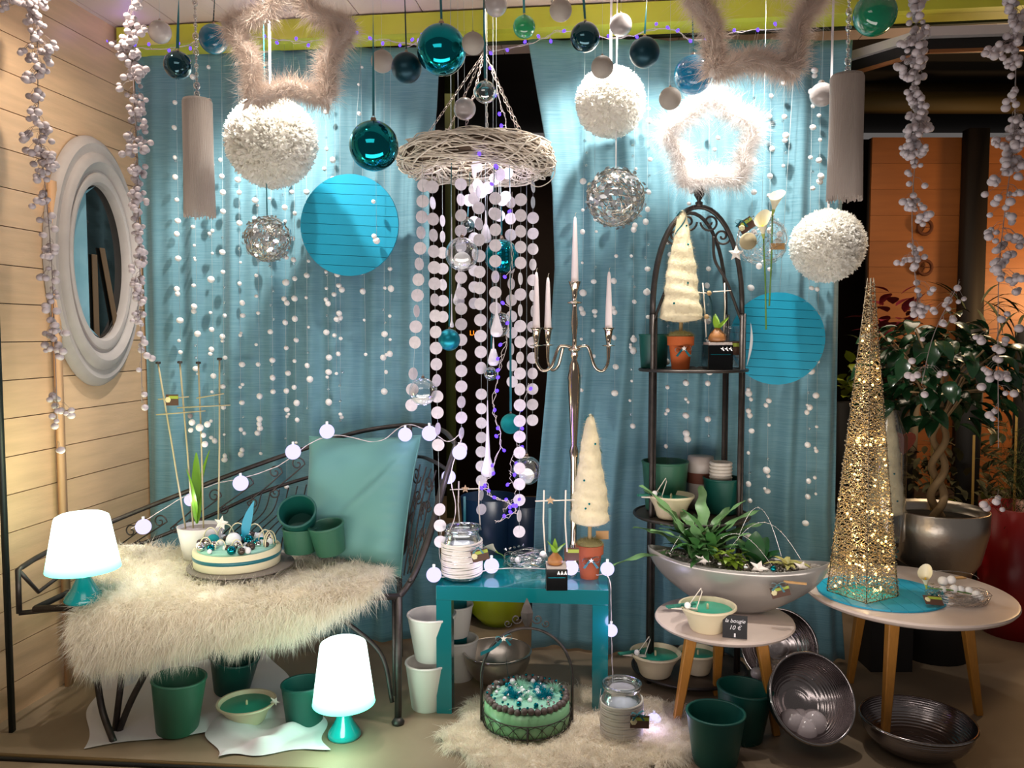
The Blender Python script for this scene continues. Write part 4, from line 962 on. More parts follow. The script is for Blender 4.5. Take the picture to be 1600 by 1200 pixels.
# picket planter behind the jar
pg = G(730, 880, TZ); pb_ = thing('picket_planter', 'small dark planter with stakes and wooden star behind the left jar', 'planter', pg)
MB().lathe([(0,0),(.03,0),(.036,.06),(.032,.06),(0,.055)], 24).build('pot', black_m, pb_)
picket(pb_, 717, 749, 752, 828, 764, pg.y, pg); 
for k in range(4): plant_leaf(MATS.setdefault('LM1', leafmesh('leaf', .06, .018, leaf_l, arch=.15)), pb_, (.012,0,.06), k*1.6, 1.1)
# wire nest with white balls
ng = G(822, 884, TZ); nt = thing('wire_nest', 'silver wire nest with white felt balls on the teal table', 'decoration', ng)
rnd = R(9); nb = MB()
for k in range(26):
    a = rnd.uniform(0, 2*PI); rr = rnd.uniform(.045, .082); z = rnd.uniform(.005, .05)
    nb.tube([(rr*1.15*math.cos(a+q*2*PI/20)+.01, rr*.75*math.sin(a+q*2*PI/20), z+.012*math.sin(a*3+q*.6)) for q in range(20)], .0009, 4, True)
nb.build('wire_coils', chrome, nt)['kind'] = 'stuff'
for q in [(.062,-.01,.045,.013),(.048,-.03,.03,.009),(-.03,-.03,.03,.012),(.07,.02,.03,.009),(-.05,.01,.02,.01)]: inst('felt_ball', sphere_mesh(white_felt, True), nt, q[:3], sc=q[3])
for k in range(5): star(nt, (-.075+k*.016, .01, .058+.004*k), .007, chrome, (0,k,0))
star(nt, (.03,-.065,.02), .018, starn, (1.2,.3,0))
lilyw = mat('white_calla_petal', '#e9e2c4', .45, sub=.2)
def calla(parent, base, d, s, stem_to=None):
    """funnel flower opening along d"""
    b = MB(); b.grid(lambda u, v: ((.05+.42*v**1.6)*math.cos(2*PI*u)*(1+.25*v*math.cos(2*PI*u)), (.05+.42*v**1.6)*math.sin(2*PI*u), v*1.2+.35*v*v*math.cos(2*PI*u)), 20, 10, True)
    M = frame_M(base, d, sc=s); o = inst('petal', b.mesh('petal', lilyw), parent, M=M)
    MB().tube([base, base + Vector(d).normalized()*s*.8], s*.05, 6).build('spadix', mat('yellow_spadix', '#d8b32a', .6), parent)
    MB().lathe([(s*.05,-s*.1),(s*.075,s*.08),(s*.12,s*.3)], 12, frame_M(base, d)).build('calyx', mat('pale_green_calyx', '#a7b85a', .5), parent)
    if stem_to is not None: MB().tube([base, Vector(base).lerp(stem_to, .5)+Vector((.002,0,.003)), stem_to], s*.05, 6).build('stem', mat('calla_stem', '#5f8a3a', .45), parent)
lt = G(765, 876, TZ); tl = thing('calla_flower', 'artificial white calla flower lying between the jar and the wire nest', 'flower', lt); calla(tl, Vector((.03,0,.03)), (-1,-.1,.9), .038, Vector((.06,-.01,.012)))

# ------------------------------------------------------------------ bulb in a glossy cube
def bulb_cube(g, s, label, pk=None, rz=0):
    t = thing('bulb_planter', label, 'planter', g, 0, 'hyacinth bulbs in black cubes')
    MB().box((0,0,s/2), (s,s,s)).build('cube_pot', black_m, t, smooth=False).modifiers.new('b','BEVEL').width = .0015
    MB().box((0,0,s+.003), (s*.94,s*.94,.012)).build('white_grit', mat('white_grit', '#b9aca4', .9, bump=1, bs=250), t, smooth=False)
    MB().lathe([(0,0),(s*.2,.002),(s*.36,s*.16),(s*.34,s*.36),(s*.17,s*.55),(s*.07,s*.68),(0,s*.7)], 20, Matrix.Translation((-.004,-.006,s+.004))).build('bulb', mat('bulb_skin', '#a8703e', .45, var=.25, vs=40), t)
    lm = MATS.setdefault('LM2', leafmesh('leaf', .05, .016, leaf_l, arch=.08))
    for k in range(5): plant_leaf(lm, t, (-.004,-.006,s*1.55), k*1.3, 1.25 - .1*k, s/.062)
    MB().box((0,-s/2-.0006,s*.62), (s*.8, .0008, .002)).build('ribbon_band', mat('teal_foil', '#0d8a98', .2, .8), t, smooth=False)
    for k in range(3): star(t, (s*(.08+.16*k), -s/2-.004, s*.84), s*.10, chrome)
    if pk:
        e = P(*pk); 
    return t
gb = G(869, 918, TZ); s_ = .072
b1 = bulb_cube(gb, s_, 'hyacinth bulb in a glossy black cube on the front of the teal table')
picket(b1, 850, 884, 766, 862, 782, gb.y+.02, gb)
card(b1, P(893, 866, gb.y+.03)-gb, .05, .045, (0,0,0), False)
# small glass candle holder and kraft tag lights
hg = G(876, 862, TZ+.0); 
# ------------------------------------------------------------------ felt trees
wool = mat('cream_wool', '#ddd0ae', .95, bump=.9, bs=70, var=.15, vs=25); woolf = fuzzy('cream_wool_fibre', '#d8c9a4', .3)
def felt_tree(g, r, h0, h, rp, hp, potm, label, seed, lean=(0,0)):
    t = thing('felt_tree', label, 'decoration', g, 0, 'cream wool cone trees in pots')
    MB().lathe([(0,0),(rp*.72,0),(rp*.95,hp*.72),(rp*1.1,hp*.73),(rp*1.12,hp),(rp,hp),(rp*.98,hp*.85),(0,hp*.84)], 28).build('pot', potm, t, auto=40)
    m_ = MB(); m_.sph((0,0,hp), rp*1.05, 16, 8, (1,1,.45)); m_.build('moss', moss, t)
    rs = np.random.RandomState(seed); D = rs.normal(size=(700,3)); D[:,2] = abs(D[:,2])*.7; D /= np.linalg.norm(D,axis=1,keepdims=True)
    blades('moss_fibres', np.array([0,0,hp]) + D*np.array([rp,rp,rp*.45])*.9, D+rs.normal(size=D.shape)*.5, np.full(700,rp*.35), .0005, fuzzy('moss_fibre', '#a89c63', .3), t, .2, rs)
    MB().tube([(0,0,hp*.8),(0,0,h0+.02)], rp*.16, 8).build('trunk', mat('pale_trunk', '#a58c62', .8), t)
    rnd = R(seed)
    def pr(u, v):
        a = 2*PI*u; rr = r*(1-v)**.80+.008; edge = min(1, v/.04)**.5; wv = 1+.035*math.sin(v*46+1.5*math.sin(a+v*5)+seed)+.05*math.sin(a*2+v*13+seed)
        if v > .985: rr *= .3
        return (rr*wv*edge*math.cos(a)+lean[0]*v*h, rr*wv*edge*math.sin(a)+lean[1]*v*h, h0 + v*h)
    MB().grid(pr, 32, 60, True).build('cone', wool, t)
    n_ = 2600; u = rs.uniform(0,1,n_); v = rs.uniform(0,.97,n_)**1.3; B = np.array([pr(a,b) for a,b in zip(u,v)]); D = np.stack([np.cos(2*PI*u), np.sin(2*PI*u), rs.uniform(-.6,.6,n_)],1)+rs.normal(size=(n_,3))*.8
    blades('wool_fibres', B, D, rs.uniform(.005,.014,n_), .00035, woolf, t, .1, rs)
    ts = []
    for k in range(40):
        v = k/39; a = -PI*.5 + 2.6*math.sin(v*4.5+seed); x, y, z = pr((a/(2*PI)) % 1, v*.93); ts.append(Vector((x*1.08, y*1.08, z)))
    MB().grid(lambda u_, v_: ts[39-round(u_*12)] + Vector((.004*(u_),-.004,(v_-.5)*.008)), 12, 1).build('ribbon', ribbon_t, t)
    x, y, z = pr(0,.99); bow(t, (x-.01, y-.008, h0+h*.985), .02)
    for k in range(4):
        x, y, z = pr(rnd.uniform(.65,.85), rnd.uniform(.1,.9)); inst('bead', sphere_mesh(shiny, True), t, (x, y, z), sc=.0038)
    bow(t, (0, -rp*1.1, hp*.62), rp*.75); star(t, (0,-rp*1.1-.012,hp*.64), rp*.22, starw)
    return t
g = G(921, 902, TZ); felt_tree(g, .064, .185, .39, .044, .118, terra, 'cream wool cone tree in a brown pot on the teal table', 4)
tg = thing('kraft_tag', 'small kraft price tag clipped beside the wool tree on the teal table', 'tag', P(941, 836, 2.86)); MB().box((0,0,0), (.045,.001,.03)).build('tag_card', kraft, tg, smooth=False); MB().tube([(-.022,0,0), P(915, 850, g.y)-P(941,836,2.86)], .001, 4).build('clip', twig_m, tg)
# ------------------------------------------------------------------ candelabra
cg = G(896, 882, TZ); K = cg.y/F
cb2 = thing('candelabra', 'tall polished five-arm candelabra standing on the teal table', 'candelabra', cg)
nick = mat('polished_nickel', '#c9b8a4', .12, 1)
def hz(y): return (P(897, y, cg.y)-cg).z
zt = hz(440)
MB().lathe([(0,0),(.055,0),(.055,.006),(.03,.014),(.016,.03),(.011,.05),(.016,.07),(.011,.09),(.013,hz(720)),(.017,hz(705)),(.011,hz(695)),(.019,hz(640)),(.024,hz(590)),(.017,hz(570)),(.009,hz(562)),(.014,hz(556)),(.013,hz(550)),(.022,hz(547)),(.022,hz(545)),(.009,hz(543)),(.008,hz(525)),(.013,hz(505)),(.008,hz(480)),(.009,hz(475)),(.026,hz(474)),(.026,hz(472)),(.008,hz(470)),(.011,hz(455)),(.022,hz(441)),(.024,zt),(.012,zt),(0,zt-.01)], 28).build('stem', nick, cb2)
cd_m = mat('white_taper_wax', '#e9dcdc', .4, sub=.3)
def taper(at, h, label):
    t = thing('taper_candle', label, 'candle', at, 0, 'white taper candles in the candelabra')
    MB().lathe([(0,0),(.0135,0),(.0135,.01),(.011,h*.45),(.007,h*.9),(.004,h*.985),(0,h)], 18).build('wax', cd_m, t); MB().tube(spline([(0,0,h-.004),(.001,0,h+.008),(.004,0,h+.014)], 4), .0009, 4).build('wick', mat('candle_wick', '#d8cdb8', .8), t)
taper(cg + Vector((0,0,zt-.012)), .245, 'tall white taper candle in the raised centre cup of the candelabra')
arms = [(838, 0.02, 'white taper candle in the leftmost cup of the candelabra, before the disc string', 512), (856, .10, 'white taper candle behind and right of the leftmost one', 512), (951, .0, 'white taper candle in the right cup of the candelabra', 512), (919, -.09, None, 512)]
for px, dy, lb_, yt in arms[:3]:
    e = P(px, yt, cg.y+dy) - cg; x = e.x; y = e.y; z1 = e.z; zb = hz(578); zc = hz(546)
    MB().tube(spline([(0,0,zc+.004),(x*.25,y*.25,zc+.012),(x*.42,y*.42,zc+.004),(x*.6,y*.6,zb+.012),(x*.82,y*.82,zb-.004),(x*.97,y*.97,zb+.02),(x,y,zb+.05)], 6), .0058, 8).build('arm', nick, cb2)
    MB().lathe([(.006,zb+.04),(.008,z1-.07),(.008,z1-.068),(.024,z1-.066),(.024,z1-.064),(.008,z1-.062),(.012,z1-.03),(.016,z1-.008),(.023,z1),(.012,z1),(0,z1-.01)], 20, Matrix.Translation((x,y,0))).build('candle_cup', nick, cb2)
    taper(cg + Vector((x,y,z1-.012)), .215 if dy != .10 else .20, lb_)

# ------------------------------------------------------------------ arched shelf stand
st_ = thing('shelf_stand', 'arched antique iron shelf stand with three mesh shelves', 'shelf', (0,0,0))
YS = 2.97; xl, xr = P(1017, 800, YS).x, P(1154, 800, YS).x; xm = (xl+xr)/2; hw = (xr-xl)/2; yb_ = YS+.15
zA = P(0, 490, YS).z; zTop = P(0, 323, YS).z
def post_(x, y, nm):
    b = MB(); b.tube([(x,y,0),(x,y,zA)], .008, 8); b.build(nm, iron, st_)
    MB().tube([(x+.014,y+.012,0),(x+.014,y+.012,zA)], .005, 6).build('post_rod', iron, st_)
for x, y in ((xl,YS),(xr,YS),(xl+.02,yb_),(xr-.02,yb_)): post_(x, y, 'post')
for y, dx, r_ in ((YS,0,.009),(yb_,.02,.007)):
    arc = [Vector((xm-(hw-dx)*math.cos(a), y, zA + (zTop-zA)*math.sin(a)**.9)) for a in [PI*k/24 for k in range(25)]]; MB().tube(arc, r_, 8).build('arch', iron, st_)
MB().lathe([(0,0),(.012,0),(.014,.015),(.006,.02),(.018,.04),(.02,.055),(.008,.07),(.004,.08),(0,.085)], 14, Matrix.Translation((xm,YS,zTop))).build('finial', iron, st_)
for s in (-1, 1):
    c1 = Vector((xm+s*.04, YS, zTop-.055)); c2 = Vector((xm+s*.085, YS, zTop-.105))
    MB().tube(spiral(c1, Vector((-s,0,0)), Z_, .034, 1.5, -1), .0042, 5).build('scroll', iron, st_)
    MB().tube(spiral(c2, Vector((s,0,0)), Z_, .032, 1.5, -1), .0042, 5).build('scroll', iron, st_)
    MB().tube(spline([c2+Vector((-s*.032,0,0)), Vector((xm+s*.060,YS,zTop-.19)), Vector((xm+s*.105,YS,zTop-.27)), Vector((xm+s*hw*.97,YS,zA-.02))], 8), .0052, 6).build('scroll_stem', iron, st_)
zS = [P(0,577,YS).z, P(0,812,YS-.05).z, P(0,1068,YS-.1).z]
meshm = mat('bronze_mesh', '#5a4d42', .5, .6)
for i, z in enumerate(zS):
    rr = hw+.035 if i == 0 else hw+.05; cy = YS+.06; dpt = .17 if i == 0 else .20
    el = [Vector((xm+rr*math.cos(a), cy+dpt*math.sin(a), z-.004)) for a in [2*PI*k/48 for k in range(48)]]
    MB().tube(el, .006, 6, True).build('shelf_rim', iron, st_)
    b = MB(); b.add([(xm,cy,z-.003)] + [tuple(p+Vector((0,0,.001))) for p in el], [(0,k+1,(k+1)%48+1) for k in range(48)]); b.add([(xm,cy,z-.006)] + [tuple(p-Vector((0,0,.002))) for p in el], [(0,k+1,(k+1)%48+1) for k in range(48)]); b.build('shelf_plate', meshm, st_, smooth=False)
# things on the top shelf
ztp = zS[0]+.001
def on(px, Y, z): q = P(px, 500, Y); q.z = z; return q
felt_tree(on(1064, 2.96, ztp), .070, .168, .40, .043, .118, mat('orange_terracotta', '#b4561f', .75, bump=.1, bs=50), 'cream wool cone tree in a terracotta pot on the top shelf', 2, (.0,0))
pot(on(1022, 3.08, ztp), .056, .046, .125, teal_pot, 'dark green pot at the left back of the top shelf', 'green pots on the shelf stand')
b2 = bulb_cube(on(1122, 2.94, ztp), .088, 'hyacinth bulb in a black cube on the top shelf')
base = on(1122, 2.94, ztp)
for x0, x1, x2 in ((1098,1101,1104),(1132,1133,1130)): MB().tube([P(x0,442,2.95)-base, P(x1,480,2.95)-base, P(x2,532,2.95)-base], .0026, 5).build('stake', twig_m, b2)
MB().tube([P(1114,456,2.945)-base, P(1142,454,2.945)-base], .002, 5).build('crossbar', twig_m, b2); MB().tube([P(1084,457,2.945)-base, P(1112,458,2.945)-base], .002, 5).build('crossbar', twig_m, b2)
MB().tube([P(1100+22*math.sin(a)*.6, 492-38*math.cos(a), 2.93)-base for a in [k*PI/10*1.0 for k in range(11)]], .003, 5).build('ring_twig', ribbon_d, b2)
inst('felt_ball', sphere_mesh(mat('natural_ball', '#a3865e', .9), True), b2, P(1108,458,2.93)-base, sc=.009); inst('felt_ball', sphere_mesh(mat('natural_ball', '#a3865e', .9), True), b2, P(1104,495,2.93)-base, sc=.009)
gj = thing('glass_jar', 'clear glass jar with a gift card at the right back of the top shelf', 'jar', on(1138, 3.06, ztp))
MB().lathe([(0,0),(.055,0),(.058,.01),(.058,.13),(.052,.15),(.055,.155),(.05,.155),(.047,.145),(.053,.125),(.053,.01),(0,.006)], 28).build('glass_body', clear_m, gj); card(gj, (.0,-.062,.075), .07, .05, (0,0,0), False)
fth = thing('white_feather', 'curved white feather sticking out right of the top shelf', 'feather', on(1168, 2.97, ztp))
MB().grid(lambda u, v: (.016*math.sin(v*2.4)+ (u-.5)*.010*math.sin(PI*v), 0, .01+.16*v), 2, 10).build('vane', fe_lit, fth)
# candle bowls
def candle_bowl(g, r, h, label, deco=True, rz=0):
    t = thing('candle_bowl', label, 'candle', g, rz, 'cream bowls with green candle wax')
    MB().lathe([(0,0),(r*.55,0),(r*.6,.006),(r*.72,h*.5),(r*.93,h*.86),(r*1.0,h*.93),(r*.99,h),(r*.92,h),(r*.88,h*.9),(r*.86,h*.8),(0,h*.8)], 44).build('bowl', cream, t, auto=50)
    MB().lathe([(r*.865,h*.79),(r*.85,h*.825),(0,h*.83)], 36).build('wax', wax_green, t)
    MB().lathe([(.004,h*.82),(.004,h*1.0),(.002,h*1.05),(0,h*1.05)], 8).build('wick', mat('pale_wick', '#cfc39a', .8), t)
    if deco:
        MB().box((-r*.95,-.01,h*1.02), (r*1.1,.016,.006), .35).build('wooden_stick', mat('green_stick', '#2c7a66', .5), t, smooth=False)
        MB().box((-r*.85,-.02,h*.93), (r*.9,.013,.005), -.2).build('wooden_stick', twig_m, t, smooth=False)
        bow(t, (-r*.8,-.03,h*1.08), .02, ribbon_d, tails=False); inst('felt_ball', sphere_mesh(white_felt, True), t, (-r*.78,-.035,h*1.12), sc=.0105)
        MB().tube([(-r*.7,-.03,h*1.15),(-r*.28,-.02,h*1.75),(-r*.25,-.02,h*1.6),(-r*.5,-.04,h*.95)], .0018, 5).build('bent_twig', twig_m, t)
    return t
g = G(1105, 983, .351); candle_bowl(g, .092, .080, 'cream bowl with green candle wax on the small white round table')
candle_bowl(on(1030, 2.95, zS[2]+.001), .095, .085, 'cream candle bowl on the lowest shelf of the iron stand')
candle_bowl(on(1052, 2.95, zS[1]+.001), .085, .085, 'cream candle bowl on the middle shelf, partly hidden by the fern')
g = G(386, 1126, .004); candle_bowl(g, .098, .068, 'cream candle bowl on the floor between green pots under the chaise', False)
star(thing('wood_star', 'small star leaning on the floor candle bowl', 'star', (g.x+.1, g.y-.02, .05)), (0,0,.03), .02, starw, (.4,.5,0))
candle_bowl(on(1098, 2.97, zS[2]+.001), .075, .08, 'cream candle bowl at the right of the lowest shelf, in shade', False)
# mid shelf pots
pot(on(1042, 3.09, zS[1]+.001), .088, .07, .185, green_pot, 'sage green pot at the back of the middle shelf', 'green pots on the shelf stand')
pot(on(1133, 3.04, zS[1]+.001), .072, .056, .13, teal_pot, 'dark teal pot at the right of the middle shelf', 'green pots on the shelf stand')
vz = thing('striped_jar', 'brown and white striped glass jar behind the fern on the middle shelf', 'jar', on(1098, 3.12, zS[1]+.001))
MB().lathe([(0,0),(.05,0),(.052,.17),(.048,.2),(0,.2)], 24).build('body', mat('milky_glass', '#b8aca4', .35), vz); MB().lathe([(.053,.1),(.053,.14)], 24).build('band', mat('brown_band', '#6b3a2a', .7), vz)
yj = thing('yarn_ball_jar', 'white yarn spool standing in the dark teal pot on the middle shelf', 'decoration', on(1130, 3.04, zS[1]+.10))
yb2 = MB(); [yb2.tube([(.036*math.cos(a), .036*math.sin(a), .008+.013*k) for a in [q*2*PI/20 for q in range(20)]], .007, 6, True) for k in range(7)]; yb2.build('yarn_coils', yarn, yj)
# ------------------------------------------------------------------ price sign (chalk writing)
ps = G(1148, 997, .351); sg = thing('price_sign', 'small black slate price sign with white handwriting on the round table', 'sign', ps, -.25)
MB().box((0,0,.036), (.074,.005,.072)).build('slate', mat('black_slate', '#17171b', .6), sg, smooth=False)
MB().box((0,.012,.006), (.02,.03,.012)).build('stand', mat('black_slate', '#17171b', .6), sg, smooth=False)
chalk = mat('white_chalk_ink', '#e8e4e8', .6)
def text(s, parent, loc, size, m, nm='lettering', shear=.3, rot=(PI/2,0,0)):
    cu = bpy.data.curves.new(nm, 'FONT'); cu.body = s; cu.size = size; cu.align_x = 'CENTER'; cu.shear = shear; cu.extrude = .0003; cu.materials.append(m)
    tmp = bpy.data.objects.new(nm, cu); COL.objects.link(tmp); bpy.context.view_layer.update(); me = bpy.data.meshes.new_from_object(tmp.evaluated_get(bpy.context.evaluated_depsgraph_get())); bpy.data.objects.remove(tmp)
    if not me.materials: me.materials.append(m)
    o = bpy.data.objects.new(nm, me); COL.objects.link(o); o.parent = parent; o.location = loc; o.rotation_euler = rot; return o
text('la bougie', sg, (0,-.0032,.05), .017, chalk); text('10 €', sg, (.0,-.0032,.028), .019, chalk)
MB().box((0,-.003,.010), (.005,.0006,.012)).build('candle_mark', chalk, sg, smooth=False)

# ------------------------------------------------------------------ boat planter
bc = Vector((P(1160,0,2.79).x, 2.76, .351)); bt_ = thing('boat_planter', 'long silver boat-shaped planter with ferns and white stars', 'planter', bc, -.38)
aL, bL, hB = .285, .105, .165
def boat(u, v, k=1.0):
    a = 2*PI*u; s = v; f = (.30+.70*math.sin(s*PI/2)**.9); lift = abs(math.cos(a))**3
    return (k*aL*math.cos(a)*f*(1+.06*lift*s), k*bL*math.sin(a)*(.38+.62*math.sin(s*PI/2))*(1-.12*lift), hB*s + .03*lift*s*s)
b = MB(); b.grid(lambda u, v: boat(u, v), 64, 12, True); b.add([(0,0,0)]+[boat(k/64, 0) for k in range(64)], [(0,(k+1)%64+1,k+1) for k in range(64)]); o = b.build('shell', mat('satin_silver_glaze', '#a9a49e', .3, .55), bt_); md = o.modifiers.new('s','SOLIDIFY'); md.thickness = .006; md.offset = -1
b = MB(); rnd = R(4); b.grid(lambda u, v: (lambda p: (p[0]*.96*v, p[1]*.94*v, hB*.92 + .028*abs(math.cos(2*PI*u))**3*v + .006*math.sin(u*40+v*17)))(boat(u, .95)), 64, 10, True); b.build('gravel', gravel, bt_)
gv = MB()
for k in range(500):
    a = rnd.uniform(0,2*PI); q = rnd.uniform(0,1)**.5*.93; gv.sph((aL*.93*math.cos(a)*q, bL*.86*math.sin(a)*q, hB*.95+.028*abs(math.cos(a))**3*q), rnd.uniform(.0025,.005), 5, 3)
gv.build('pebbles', mat('light_pebble', '#a39b92', .7), bt_)['kind'] = 'stuff'
zr = hB*.95
fern = leafmesh('leaf', .31, .046, mat('grey_green_fern', '#6f9861', .42, var=.15, vs=30), 20, .24, .16, .3, .38); fern2 = leafmesh('leaf', .17, .032, leaf_g, 8, .3, .1, .12, .6)
rnd = R(21); fx = -.12
for az, el, sc in [(1.35,.7,.85),(1.75,.25,1.05),(-1.05,1.0,.95),(-.75,.75,.95),(-.5,1.15,.8),(-1.3,.6,.8),(.7,1.2,.8),(.2,1.35,.95),(1.1,1.15,1.05),(2.2,.9,.8),(-1.9,1.0,.7),(1.6,1.3,1.05),(-1.5,1.35,.9),(2.9,1.2,.8),(-2.6,.8,.6),(.45,.9,.7)]:
    plant_leaf(fern, bt_, (fx+rnd.uniform(-.02,.02), rnd.uniform(-.02,.02), zr), az, el, sc)
for k in range(34): plant_leaf(fern2, bt_, (fx+rnd.uniform(-.04,.05), rnd.uniform(-.03,.03), zr+rnd.uniform(0,.05)), rnd.uniform(0,6.28), rnd.uniform(.5,1.4), rnd.uniform(.7,1.1))
sm = leafmesh('leaf', .045, .022, leaf_v, 5, .25, .15); var2 = leafmesh('leaf', .11, .034, leaf_v, 8, .4, .15, .04, .7); lv3 = leafmesh('leaf', .05, .024, mat('bright_small_leaf', '#88a238', .45), 5, .2, .12)
for k in range(44): plant_leaf(lv3, bt_, (-.01+rnd.gauss(0,.02), -.045+rnd.gauss(0,.012), zr+rnd.uniform(.0,.055)), rnd.uniform(0,6.28), rnd.uniform(-.1,.9), rnd.uniform(.7,1.1))
dk = leafmesh('leaf', .13, .075, mat('deep_green_leaf', '#1e4a22', .3), 8, .2, .1, .03, .7)
for az, el in [(.3,.9),(-.4,1.1),(1.2,1.2),(-1.2,.9),(2.4,1.0),(-.9,.6),(.0,1.4)]: plant_leaf(dk, bt_, (.075+rnd.uniform(-.02,.02), .01, zr), az, el, rnd.uniform(.7,1))
for k in range(11): plant_leaf(var2, bt_, (.17+rnd.uniform(-.015,.015), -.01, zr+.01), k*.62, rnd.uniform(.3,1.2), rnd.uniform(.6,.95))
for x, y, r_ in ((-.10,-.065,.03),(.085,-.085,.034),(.215,-.03,.03),(-.03,.03,.02)): star(bt_, (x,y,zr+.022), r_, starw, (.5,.3,0), r_*.25)
for x, y, r_, m_ in ((.045,-.088,.011,silver),(-.04,-.085,.009,silver),(-.22,-.02,.007,silver),(.13,-.08,.01,shiny)): inst('bauble_pick', sphere_mesh(m_, True), bt_, (x,y,zr+.012+.01), sc=r_)
for x0, x1, hh, y in ((-.125,.135,.115,-.03),(-.05,.235,.155,.0),(-.02,.16,.2,.02),(-.23,-.06,.12,-.02)):
    MB().tube([(x0+(x1-x0)*k/16, y, zr+hh*math.sin(PI*k/16)) for k in range(17)], .0011, 4).build('wire_arch', chrome, bt_)
    for k in (5,8,11): inst('wire_bead', sphere_mesh(chrome, True), bt_, (x0+(x1-x0)*k/16, y, zr+hh*math.sin(PI*k/16)), sc=.003)
e = card(bt_, (.155,-.112,.115), .06, .036, (0,-.3,.2)); bow(bt_, (.15,-.125,.14), .026)
MB().box((.20,-.115,.15), (.07,.008,.006)).build('clip', kraft, bt_, smooth=False)

# ------------------------------------------------------------------ lit wire pyramid on a turquoise mat
Z2 = .421
mt = thing('turquoise_mat', 'turquoise round wooden mat under the lit wire pyramid', 'mat', (P(1396,0,2.75).x, 2.72, Z2))
cx, cy = mt.location.x, mt.location.y; tcx, tcy, tr = T2.x, 2.75, .33
for i in range(8):
    r_ = .205; x0 = -r_ + i*2*r_/8 + .0008; x1 = x0 + 2*r_/8 - .0016; xs = [x0+(x1-x0)*k/5 for k in range(6)]
    o_ = [(x, -math.sqrt(max(1e-6,r_*r_-x*x))*.95) for x in xs] + [(x, math.sqrt(max(1e-6,r_*r_-x*x))*.95) for x in xs[::-1]]
    # keep inside the tabletop
    o2 = []
    for x, y in o_:
        d_ = Vector((cx+x-tcx, cy+y-tcy)); 
        if d_.length > tr-.012: d_ = d_.normalized()*(tr-.012)
        o2.append((tcx+d_.x-cx, tcy+d_.y-cy))
    m_ = len(o2); MB().add([(x,y,0) for x,y in o2]+[(x,y,.006) for x,y in o2], [tuple(range(m_))[::-1], tuple(range(m_,2*m_))]+[(k,(k+1)%m_,(k+1)%m_+m_,k+m_) for k in range(m_)]).build('slat', blue, mt, smooth=False)
pyb = P(1347, 931, 2.70); pyb.z = Z2+.007; py_ = thing('lit_pyramid', 'tall narrow pyramid of beaded wire with warm white lights', 'lamp', pyb, .5)
hp_ = P(0, 438, 2.70).z - Z2; bw = .076
gold = mat('gold_silver_bead_wire', '#cdb893', .28, .85); rnd = R(8)
def side(z): return bw*(1-z/hp_)**1.0*.93 + .007
corn = [(-1,-1),(1,-1),(1,1),(-1,1)]
fr_ = MB()
for a, b in corn: fr_.tube([(a*side(0), b*side(0), 0), (a*side(hp_*.97)*.7, b*side(hp_*.97)*.7, hp_)], .0022, 6)
for z in (0, .12, .3, .5, .7): s = side(z); fr_.tube([(a*s, b*s, z) for a, b in corn], .0016, 5, True)
for a, b in ((0,-1),(1,0),(0,1),(-1,0)): fr_.tube([(a*side(0), b*side(0), 0), (0,0,hp_)], .0012, 4)
fr_.build('frame', mat('dark_wire', '#6f6250', .4, .8), py_)
wr = MB(); bd = MB(); nl = 150
octm = [(1,0,0),(-1,0,0),(0,1,0),(0,-1,0),(0,0,1),(0,0,-1)]; octf = [(0,2,4),(2,1,4),(1,3,4),(3,0,4),(2,0,5),(1,2,5),(3,1,5),(0,3,5)]
for k in range(nl):
    z0 = hp_*(k+.5)/nl*.985; s = side(z0)*1.04; pts = []
    per = max(8, int(s*8/.009))
    for q in range(per):
        w_ = q/per*4; i = int(w_); f = w_-i; A_ = corn[i]; B_ = corn[(i+1) % 4]; x = (A_[0]+(B_[0]-A_[0])*f)*s; y = (A_[1]+(B_[1]-A_[1])*f)*s
        p = (x+rnd.uniform(-.002,.002), y+rnd.uniform(-.002,.002), z0+rnd.uniform(-.006,.006)); pts.append(p)
        r_ = rnd.uniform(.0017,.0034); bd.add([(v_[0]*r_+p[0], v_[1]*r_+p[1], v_[2]*r_+p[2]) for v_ in octm], octf)
    wr.tube(pts, .0012, 3, True)
wr.build('wire_wrap', gold, py_)['kind'] = 'stuff'; o = bd.build('bead_wrap', mat('champagne_bead', '#d9c7a8', .15, .8), py_, smooth=False); o['kind'] = 'stuff'
wled = emis('warm_led_glow', '#ffcf7a', 6.0); wme = MB().sph((0,0,0), .0042, 8, 5).mesh('led', wled)
for k in range(75):
    z0 = hp_*.93*(1-math.sqrt(rnd.random())*.98) ; s = side(z0)*rnd.choice([.93,1.0,.8]); f = rnd.uniform(-1,1); a, b = rnd.choice([(f,-1),(1,f),(f,-1),(-1,f),(f,1)]); inst('led', wme, py_, (a*s, b*s, z0))
for z0, e_ in ((.1,1.0),(.3,.8),(.52,.5),(.75,.2)): point_light('pyramid_glow', pyb + Vector((0,0,z0)), e_*.45, (1,.72,.35), .015)
